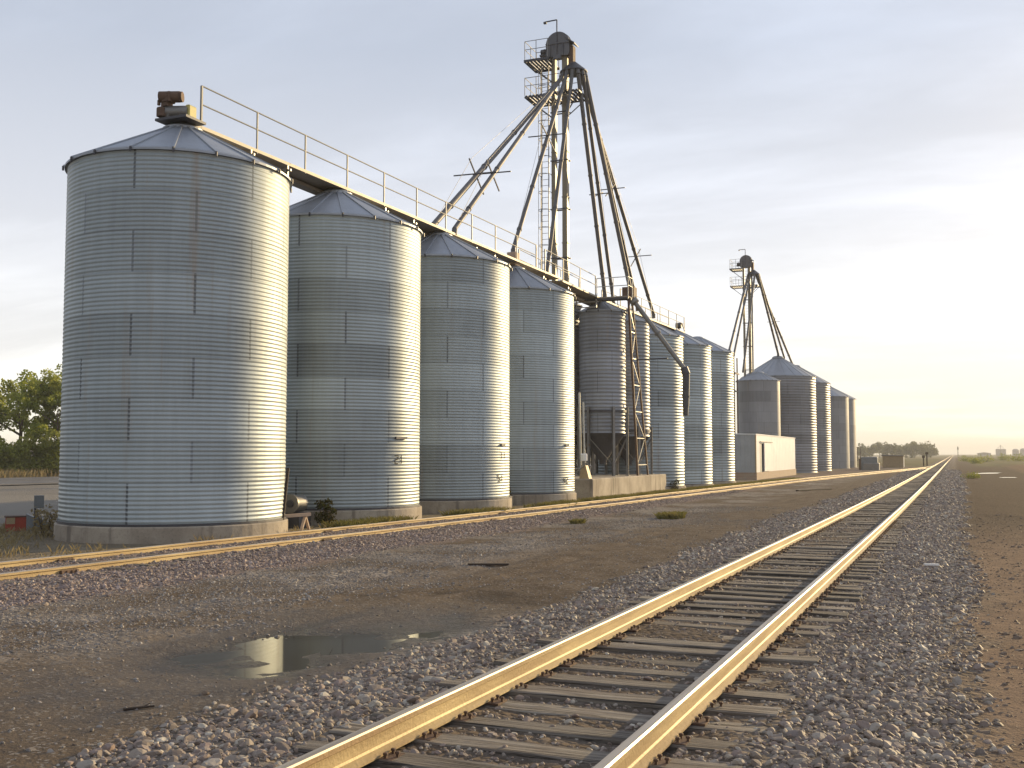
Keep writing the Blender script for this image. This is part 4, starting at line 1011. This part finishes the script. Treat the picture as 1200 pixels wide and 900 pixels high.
# pump on the plinth's near corner with two pipes
pm = thing('pump_unit', 'pump with white tank on a tan housing at the near end of the plinth', 'pump', (-15.95, 47.3, PT))
MB().add([(-16.2,47.1,PT),(-15.72,47.1,PT),(-15.72,47.55,PT),(-16.2,47.55,PT),(-16.12,47.15,PT+.62),(-15.9,47.15,PT+.62),(-15.9,47.5,PT+.62),(-16.12,47.5,PT+.62)], [(0,3,2,1),(4,5,6,7),(0,1,5,4),(1,2,6,5),(2,3,7,6),(3,0,4,7)]).build('housing', M['tan'], pm)
MB().lathe([(.0, PT+.82), (.14, PT+.82), (.15, PT+.86), (.15, PT+1.13), (.12, PT+1.17), (.0, PT+1.17)], (-16.02, 47.3), 18, smooth=False).build('tank', M['white'], pm)
MB().tube((-16.02, 47.3, PT+.6), (-16.02, 47.3, PT+.84), .06).tube((-16.5, 47.2, PT+.45), (-15.9, 47.25, PT+.5), .05).tube((-16.3, 47.0, PT+.3), (-15.8, 47.05, PT+.75), .03).tube((-15.95, 47.1, PT+.75), (-15.6, 47.15, PT+.55), .03).build('pipework', M['steel'], pm)
vp = thing('vent_pipes', 'pair of tall slim vent pipes standing beside the pump unit', 'pipe', (-16.2, 47.6, PT))
for dx, h in ((-.12, 4.75), (.07, 4.3)): MB().tube((-16.2+dx+.05, 47.6, PT-.02), (-16.2+dx-.03, 47.6, h), .05, n=8).build('pipe', M['steel_pale'], vp)
# litter on the ground
tag(MB().bar((-.52, 19.3, gz(-.52, 19.3)+.045), (-.30, 19.42, gz(-.3, 19.42)+.06), .05, .03).build('pale_stick', M['white'], origin=(-.4, 19.35, gz(-.4, 19.35))), 'short pale stick lying on the ballast right of the main track', 'stick')
tag(MB().tube((-5.70, 6.25, gz(-5.70,6.25)+.009), (-5.54, 6.40, gz(-5.54,6.40)+.014), .011, .008, n=6).tube((-5.6, 6.345, gz(-5.6,6.345)+.012), (-5.58, 6.40, gz(-5.58,6.40)+.032), .006, .004, n=5).build('dark_stick', M['wood_dark'], origin=(-5.6, 6.3, gz(-5.6, 6.3))), 'short dark stick on the damp dirt near the puddle', 'stick')
tag(MB().bar((-7.95, 17.1, gz(-7.95,17.1)+.015), (-7.35, 17.5, gz(-7.35,17.5)+.015), .09, .04).build('dark_board', M['wood_dark'], origin=(-7.65, 17.3, gz(-7.65, 17.3))), 'thin dark board lying flat on the gravel drive', 'board')
tag(MB().bar((-8.3, 62, gz(-8.3,62)+.03), (-6.9, 66, gz(-6.9,66)+.03), .18, .08).build('long_timber', M['wood_dark'], origin=(-7.6, 64, gz(-7.6, 64))), 'long dark timber lying on the drive left of the main track far off', 'timber')

# ------------------------------------------------------------------ plants
def blades(n, xf, h0, h1, w, lean=.35, zfun=ground_z):
    x, y = xf(n); n = len(x); z = zfun(x, y); h = RNG.uniform(h0, h1, n); a = RNG.uniform(0, 2*pi, n); l = RNG.normal(0, lean, (n, 2))
    dx, dy = np.cos(a)*w, np.sin(a)*w
    V = np.stack([np.stack([x-dx, y-dy, z-.01], -1), np.stack([x+dx, y+dy, z-.01], -1), np.stack([x+dx*.5+l[:,0]*h*.4, y+dy*.5+l[:,1]*h*.4, z+h*.6], -1), np.stack([x+l[:,0]*h, y+l[:,1]*h, z+h], -1)], 1).reshape(-1, 3)
    i = np.arange(n)*4; F = np.stack([i, i+1, i+2, i+3], -1); return V, F
def strip(n):
    y = RNG.uniform(24, 90, n); x = sid_x(y) - .72 - RNG.uniform(.05, 1.0, n); k = (vnoise(x, y, 1.7, 21) + .3*vnoise(x, y, .5, 22) + .5*sstep(36, 50, y) > -.05); return x[k], y[k]
V, F = blades(46000, strip, .05, .24, .013); tag(np_mesh('strip_grass', V, F, M['grass']), kind='stuff')
def dry(n):
    x = RNG.uniform(-30, -14.9, n); y = RNG.uniform(9, 27, n)
    d = np.hypot(x-XB, y-20.88); k = (vnoise(x, y, 1.4, 31) + .4*vnoise(x, y, .4, 32) > .0) & (d > 2.75) & (x < sid_x(y)-.85) & (np.hypot(x-XB, y-28.03) > 2.75) & (x > -23 - 2*vnoise(x, y, 3, 4)); return x[k], y[k]
V, F = blades(24000, dry, .04, .22, .009, .55); tag(np_mesh('dry_grass', V, F, M['drygrass']), kind='stuff')
def verge(n):
    x = RNG.uniform(-92, -77, n); y = RNG.uniform(40, 120, n); return x, y
V, F = blades(22000, verge, .3, .9, .05, .3); tag(np_mesh('verge_grass', V, F, M['drygrass']), kind='stuff')

def leafcloud(centers, radii, n, size, jitter=.25, flat=.85):
    """leaf quads spread through overlapping clumps, thinner towards the middle of each clump"""
    centers = np.array(centers); radii = np.array(radii); p = radii**2; p = p/p.sum()
    k = RNG.choice(len(centers), n, p=p); d = RNG.normal(size=(n, 3)); d /= np.linalg.norm(d, axis=1)[:, None]
    r = RNG.uniform(.35, 1.05, n)**.6; pos = centers[k] + d*(r*radii[k])[:, None]*np.array([1, 1, flat])
    u = RNG.normal(size=(n, 3)); u /= np.linalg.norm(u, axis=1)[:, None]; v = np.cross(u, RNG.normal(size=(n, 3))); v /= np.linalg.norm(v, axis=1)[:, None]
    s = size*RNG.uniform(.6, 1.3, n)[:, None]; u = u*s; v = v*s*.6
    V = np.stack([pos-u, pos-v*.9, pos+u, pos+v], 1).reshape(-1, 3); i = np.arange(n)*4; return V, np.stack([i, i+1, i+2, i+3], -1)
def tree(name, x, y, h, cr, label, cat, group, nclump=26, nleaf=9000, leaf=.16, mat='leaf', base=.35, trunk_r=.22, limbs=9, open_=.32):
    z = gz(x, y); root = thing(name, label, cat, (x, y, z), group); mb = MB(); cs, rs = [], []
    fork = Vector((x, y, z+h*base)); mb.tube((x, y, z-.2), fork, trunk_r, trunk_r*.72, n=9)
    top = Vector((x+RNG.normal(0, .3), y+RNG.normal(0, .3), z+h*.88)); mb.tube(fork, top, trunk_r*.6, trunk_r*.12, n=7)
    for i in range(limbs):
        t = RNG.uniform(0, .7); s0 = fork+(top-fork)*t; a = 2*pi*i/limbs+RNG.normal(0, .4); L = cr*RNG.uniform(.6, 1.05)*(1-t*.45)
        mid = s0+Vector((cos(a)*L*.55, sin(a)*L*.55, L*.35)); e = s0+Vector((cos(a)*L, sin(a)*L, L*RNG.uniform(.45, .95)))
        mb.tube(s0, mid, trunk_r*.34, trunk_r*.22, n=5); mb.tube(mid, e, trunk_r*.22, trunk_r*.06, n=5)
        for q, f in ((e, 1.), (mid+(e-mid)*.4, .75)):
            cs.append(q[:]); rs.append(cr*open_*RNG.uniform(.7, 1.25)*f)
            for _ in range(2):
                o = Vector(np.clip(RNG.normal(0, cr*.24, 3), -cr*.4, cr*.4)); mb.tube(q, q+o, trunk_r*.07, trunk_r*.03, n=4); cs.append((q+o)[:]); rs.append(cr*open_*RNG.uniform(.45, .95)*f)
    cs.append(top[:]); rs.append(cr*open_)
    mb.build('trunk', M['bark'], root)
    V, F = leafcloud(cs, rs, nleaf, leaf); np_mesh('crown', V-np.array([x, y, z]), F, M[mat], False, root)
    return root
def at(px, dist): b_ = bear(px); return dist*sin(b_), dist*cos(b_)
G = 'trees beyond the road'
x, y = at(24, 116); tree('leafy_tree', x, y, 10.9, 4.3, 'tall airy green tree beyond the road, gaps of sky in its crown', 'tree', G, nleaf=9500, leaf=.16, trunk_r=.3, limbs=14, base=.28, open_=.24)
x, y = at(-30, 119); tree('leafy_tree', x, y, 11.0, 4.6, 'broad green tree cut off by the left edge of the photo', 'tree', G, nleaf=8500, leaf=.18, open_=.26, trunk_r=.3, limbs=12, base=.25)
x, y = at(68, 114); tree('leafy_tree', x, y, 8.6, 3.2, 'shorter green tree half hidden behind the nearest bin', 'tree', G, nleaf=6000, leaf=.17, trunk_r=.2, base=.25, open_=.27)
x, y = at(110, 118); tree('leafy_tree', x, y, 9.5, 3.8, 'green tree standing fully behind the nearest bin', 'tree', G, nleaf=6000, leaf=.2, trunk_r=.25)
def bush(name, x, y, h, r, label, group, n, leaf, mat, cat='shrub'):
    z = gz(x, y); root = thing(name, label, cat, (x, y, z), group); mb = MB(); cs, rs = [], []
    for i in range(9):
        a = 2*pi*i/9+RNG.normal(0, .3); l = r*RNG.uniform(.2, .85); e = Vector((x+cos(a)*l, y+sin(a)*l, z+h*RNG.uniform(.35, .85)))
        mb.tube((x+cos(a)*l*.2, y+sin(a)*l*.2, z-.05), e, .012+.01*h, .006, n=4); cs.append(e[:]); rs.append(r*RNG.uniform(.3, .5))
        cs.append((e.x, e.y, z+h*.25)); rs.append(r*.4)
    mb.build('stems', M['bark'], root); V, F = leafcloud(cs, rs, n, leaf, flat=.9)
    V[:, 2] = np.maximum(V[:, 2], z+.01); np_mesh('foliage', V-np.array([x, y, z]), F, M[mat], False, root); return root
for i, (px, d_, h, r, lab) in enumerate([(4, 112, 3.6, 2.4, 'dense hedge shrub at the foot of the trees by the left photo edge'), (22, 111, 3.0, 2.2, 'dense low hedge shrub under the tall airy tree'), (42, 112, 3.8, 2.5, 'dense hedge shrub between the tall airy tree and the shorter tree'), (60, 111, 4.2, 2.5, 'tall hedge shrub touching the edge of the nearest bin'), (-16, 112, 3.6, 2.6, 'dense hedge shrub just outside the left photo edge'), (82, 111, 4.0, 2.6, 'hedge shrub behind the nearest bin')]):
    x, y = at(px, d_); bush('hedge_shrub', x, y, h, r, lab, 'hedge shrubs under the trees', 4200, .15, 'leaf_dark')
bush('weed_bush', -15.85, 24.95, .85, .32, 'dark green weed bush beside the grey aeration fan', None, 500, .05, 'weed')
bush('weed_bush', -16.25, 37.9, 1.25, .5, 'dark weed bush between the bin marked 51 and the rusty fan', None, 500, .06, 'weed')
bush('weed_bush', -20.15, 19.35, .7, .45, 'straggly dry bush at the left foot of the nearest bin', None, 420, .045, 'drygrass')
bush('weed_bush', -15.2, 61.2, .6, .3, 'small dark weed at the far end of the plinth', None, 260, .05, 'weed')
bush('weed_bush', -16.3, 81.9, .7, .5, 'dark weed at the foot of the last main row bin', None, 260, .06, 'weed')
bush('weed_bush', -24.5, 57.5, 3.4, 2.6, 'big dark shrub in the shade behind the plinth and hopper bins', None, 2600, .13, 'weed')
bush('weed_bush', -24., 63.5, 3.2, 2.4, 'dark shrub behind the far end of the plinth', None, 2200, .13, 'weed')
def tuft(x, y, n, r, h, label):
    def f(k):
        a = RNG.uniform(0, 2*pi, k); q = np.sqrt(RNG.uniform(0, 1, k)); return x+r*q*np.cos(a), y+r*1.7*q*np.sin(a)
    V, F = blades(n, f, h*.5, h, .016, .5)
    z = gz(x, y); tag(np_mesh('grass_tuft', V-np.array([x, y, z]), F, M['grass'], loc=(x, y, z)), label, 'grass tuft', 'grass tufts on the drive')
tuft(-8.4, 33.4, 700, .42, .24, 'larger yellow green grass tuft on the drive, below the loading spout')
tuft(-10.2, 29.5, 260, .2, .16, 'smaller green grass tuft on the drive, below the plinth')
# shrubs out on the right-hand field
for i, (px, d_, h, r, lab) in enumerate([(1131, 330, 1.3, 2.2, 'low dark shrub nearest the track on the right field'), (1142, 260, 1.1, 1.8, 'low shrub left of the widest shrub on the right field'), (1153, 300, 1.5, 3.2, 'widest low dark shrub on the right field'), (1174, 340, 1.6, 2.4, 'low dark shrub below the far silos'), (1192, 290, 1.5, 2.6, 'low dark shrub near the right photo edge'), (1137, 102, .45, .8, 'tiny dark shrub beside the bright far puddle')]):
    x, y = at(px, d_); bush('field_shrub', x, y, h, r, lab, 'low shrubs on the right field', 500, .16 if d_ > 150 else .06, 'leaf_dark')
# far tree line, left of the vanishing point
for i, (px, h, cr, lab) in enumerate([(1009, 5.5, 4., 'far hazy tree next to the last far bin'), (1018, 7.5, 4.6, 'far hazy rounded tree right of two thin poles'), (1030, 9.5, 5.2, 'tallest far hazy tree behind the grey tank'), (1041, 8.2, 4.8, 'far hazy tree above the brown relay cabin roof'), (1051, 7.0, 4.4, 'far hazy tree with low crown right of the cabin'), (1060, 7.6, 5.2, 'far hazy tree before the broad end clump'), (1071, 9.0, 6., 'broad far hazy tree in the middle of the right clump'), (1081, 8.0, 5.5, 'far hazy tree second from the right end of the tree line'), (1090, 5.6, 4.5, 'small far hazy tree at the right end of the tree line')]):
    x, y = at(px, 620+20*(i % 3)); tree('far_tree', x, y, h*.85, cr*.9, lab, 'tree', 'far tree line by the fields', nleaf=1500, leaf=.55, mat='leaf_far', trunk_r=.25, limbs=9, base=.06, open_=.42)

# ------------------------------------------------------------------ far right background
tk = thing('farm_tank', 'weathered grey box tank with a second lower tank beside the far end of the siding', 'tank', (-10.6, 150, gz(-10.6, 150)))
z = gz(-10.6, 150); MB().bbox(-11.7, -9.6, 150.6, 152., z, z+1.75, .08).build('upper_tank', M['greypaint'], tk); MB().bbox(-11.3, -9.3, 149., 150.5, z, z+.95, .08).build('lower_tank', M['steel'], tk); MB().box(-12.0, -11.72, 150.7, 151.6, z, z+1.5).build('end_frame', M['rust'], tk)
rc = thing('relay_cabin', 'brown relay cabin with a white end painted as sunlit near the switch', 'cabin', (-8.9, 179, gz(-8.9, 179)))
z = gz(-8.9, 179); MB().box(-10.6, -7.5, 178., 180.2, z-.1, z+1.85).build('wall', M['tan'], rc); MB().prism([(-10.75, z+1.8), (-7.35, z+1.8), (-7.35, z+1.92), (-10.75, z+2.05)], 'y', 177.85, 180.35).build('roof', M['steel'], rc); MB().box(-7.499, -7.45, 178.3, 179.9, z+.1, z+1.7).build('painted_sunlit_end', M['white'], rc)  # white sheet on the end paints the sunlight falling there
for px, d_, h, lab in ((1081, 205, 1.9, 'shorter dark switch post left of the track junction'), (1085, 206, 2.5, 'taller dark switch post left of the track junction')):
    x, y = at(px, d_); z = gz(x, y); r = thing('switch_post', lab, 'post', (x, y, z), 'switch posts by the junction'); MB().bar((x, y, z-.1), (x, y, z+h), .22).build('pole', M['wood_dark'], r); MB().box(x-.25, x+.25, y-.06, y+.06, z+h-.45, z+h-.05).build('target_plate', M['wood_dark'], r)
for px, h, lab in ((1004, 4.3, 'thin pole left of the pair beside the last far bin'), (1007.5, 4.5, 'thin pole right of the pair beside the last far bin')):
    x, y = at(px, 335); z = gz(x, y); r = thing('utility_pole', lab, 'pole', (x, y, z), 'thin poles by the far field'); MB().tube((x, y, z-.2), (x, y, z+h), .13, .1).build('pole', M['wood_dark'], r); MB().bar((x-.7, y, z+h-.4), (x+.7, y, z+h-.4), .1).build('crossarm', M['wood_dark'], r)
x, y = at(1121.5, 900); z = gz(x, y); r = thing('signal_mast', 'far hazy signal mast where the track meets the horizon', 'signal mast', (x, y, z)); MB().tube((x, y, z-.2), (x, y, z+8), .3, .2).build('pole', M['steel_dark'], r); MB().box(x-.5, x+.5, y-.3, y+.3, z+5.4, z+7.4).build('signal_head', M['steel_dark'], r)
def far_silo(px, d_, R_, h, dome, lab):
    x, y = at(px, d_); z = gz(x, y); r = thing('far_silo', lab, 'silo', (x, y, z), 'far silos on the horizon'); MB().lathe([(R_, z-.3), (R_, z+h)], (x, y), 24).build('wall', M['far_wall'], r)
    MB().lathe([(R_*1.03, z+h), (R_*.8, z+h+dome*.6), (R_*.3, z+h+dome), (.01, z+h+dome)], (x, y), 24).build('roof', M['far_wall'], r)
far_silo(1168.7, 1250, 2.6, 6.6, .7, 'leftmost hazy silo of the four on the right horizon'); far_silo(1174.6, 1250, 2.7, 6.6, .7, 'hazy silo touching the leftmost one on the right horizon')
far_silo(1189, 1250, 3.3, 5.6, 1.6, 'hazy domed silo standing alone on the right horizon'); far_silo(1198, 1250, 3.4, 5.8, 2.0, 'hazy domed silo at the right edge of the photo')
x, y = at(1171.5, 1258); z = gz(x, y); r = thing('far_elevator', 'thin hazy elevator mast rising between the two leftmost far silos', 'tower', (x, y, z)); MB().bar((x, y, z-.2), (x, y, z+11.5), .6).build('mast', M['far_wall'], r); MB().bar((x, y, z+11), (x+3, y, z+8), .3).bar((x, y, z+11), (x-3, y, z+8), .3).build('spout', M['far_wall'], r)
x, y = at(1152, 1150); z = gz(x, y); r = thing('far_shed', 'low pale hazy shed on the horizon left of the far silos', 'shed', (x, y, z)); MB().box(x-6, x+6, y-3, y+3, z-.2, z+2.4).build('wall', M['far_wall'], r); MB().prism([(x-6.3, z+2.4), (x+6.3, z+2.4), (x+6.3, z+2.6), (x, z+3.5), (x-6.3, z+2.6)], 'y', y-3.3, y+3.3).build('roof', M['far_wall'], r)

# ------------------------------------------------------------------ haze
HAZE = 0.0004
hz = MB().box(-4300, 4300, -2700, 4500, -1.6, 27.).build('haze', M['far_wall']); tag(hz, kind='stuff')
hm = bpy.data.materials.new('haze_air'); hm.use_nodes = True; nt = hm.node_tree; nt.nodes.clear(); out = nt.nodes.new('ShaderNodeOutputMaterial'); pv = nt.nodes.new('ShaderNodeVolumePrincipled')
pv.inputs['Color'].default_value = (.97, .97, .96, 1); pv.inputs['Density'].default_value = HAZE; pv.inputs['Anisotropy'].default_value = .15
nt.links.new(pv.outputs[0], out.inputs['Volume']); hz.data.materials.clear(); hz.data.materials.append(hm)

# ------------------------------------------------------------------ sky, sun
world = bpy.data.worlds.new('World'); scene.world = world; world.use_nodes = True
nt = world.node_tree; nt.nodes.clear(); T = NT(nt)
wout = T.n('ShaderNodeOutputWorld'); bg = T.n('ShaderNodeBackground')
sky = T.n('ShaderNodeTexSky', sky_type='NISHITA'); sky.sun_disc = False; sky.sun_elevation = SUN_EL; sky.sun_rotation = SUN_AZ; sky.dust_density = 2.2; sky.air_density = 1.0; sky.ozone_density = 1.5
dirv = T.vmath('NORMALIZE', T.n('ShaderNodeTexCoord').outputs['Generated']); dx, dy, dz = T.xyz(dirv)
up = T.math('MAXIMUM', dz, 0.)
den = T.math('ADD', up, .16)
cp = T.comb(T.math('DIVIDE', dx, den), T.math('DIVIDE', dy, den), 0.)
mp = T.n('ShaderNodeMapping'); T.set(mp.inputs[0], cp); mp.inputs['Rotation'].default_value = (0, 0, radians(-38)); mp.inputs['Scale'].default_value = (.62, 1.55, 1); mp.inputs['Location'].default_value = (1.3, .4, 0)
wv = T.vmath('ADD', mp.outputs[0], T.vmath('MULTIPLY', T.noise(mp.outputs[0], .8, 3., .5, out=1), (.8, .8, 0.)))
n1 = T.noise(wv, 1.1, 7., .58); n2 = T.noise(mp.outputs[0], .45, 3., .5)
cl = T.math('ADD', T.math('MULTIPLY', n1, .6), T.math('MULTIPLY', n2, .5))
cloud = T.ss(cl, .45, .68)
# thin high veil: grey-lavender overhead, cream low down and toward the sun
ramp = T.n('ShaderNodeValToRGB'); T.set(ramp.inputs[0], dz); cr = ramp.color_ramp
cr.elements[1].position = 1.; cr.elements[1].color = (.34, .38, .49, 1); cr.elements[0].position = 0.; cr.elements[0].color = (.93, .89, .74, 1)
for p_, c_ in ((.09, (.845, .845, .855)), (.22, (.685, .71, .785)), (.36, (.505, .555, .665))):
    e = cr.elements.new(p_); e.color = (*c_, 1)
sd = (sin(SUN_AZ)*cos(SUN_EL), cos(SUN_AZ)*cos(SUN_EL), sin(SUN_EL))
dt = T.n('ShaderNodeVectorMath', operation='DOT_PRODUCT'); T.set(dt.inputs[0], dirv); dt.inputs[1].default_value = sd
toward = T.ss(dt.outputs['Value'], -.9, .35, 6.3, 9.25)
veil = T.vmath('MULTIPLY', ramp.outputs[0], T.comb(toward, toward, toward))
cm = T.math('ADD', .91, T.math('MULTIPLY', cloud, .27))
veil = T.vmath('MULTIPLY', veil, T.comb(cm, T.math('MULTIPLY', cm, .998), T.math('MULTIPLY', cm, .985)))
skyc = T.mix(.90, sky.outputs[0], veil)
T.set(bg.inputs[0], skyc); bg.inputs[1].default_value = .10
nt.links.new(bg.outputs[0], wout.inputs[0])
sl = bpy.data.lights.new('sun', 'SUN'); sl.energy = 4.2; sl.angle = radians(.6); sl.color = (1., .75, .40)
so = link('sun', sl); so.rotation_euler = Vector(sd).to_track_quat('Z', 'Y').to_euler()

# ------------------------------------------------------------------ camera
cd = bpy.data.cameras.new('camera'); co = link('camera', cd); scene.camera = co
cd.sensor_width = 36; cd.lens = 36*1245/1200; cd.clip_start = .1; cd.clip_end = 12000
pit = math.atan(82/1245)
fw = Vector((-sin(YAW)*cos(pit), cos(YAW)*cos(pit), sin(pit)))
co.location = (0, 0, CAM_H); co.rotation_euler = fw.to_track_quat('-Z', 'Y').to_euler()
scene.view_settings.view_transform = 'Standard'; scene.view_settings.look = 'None'; scene.view_settings.exposure = .46; scene.view_settings.gamma = 1.
scene.render.resolution_x, scene.render.resolution_y = 1024, 768
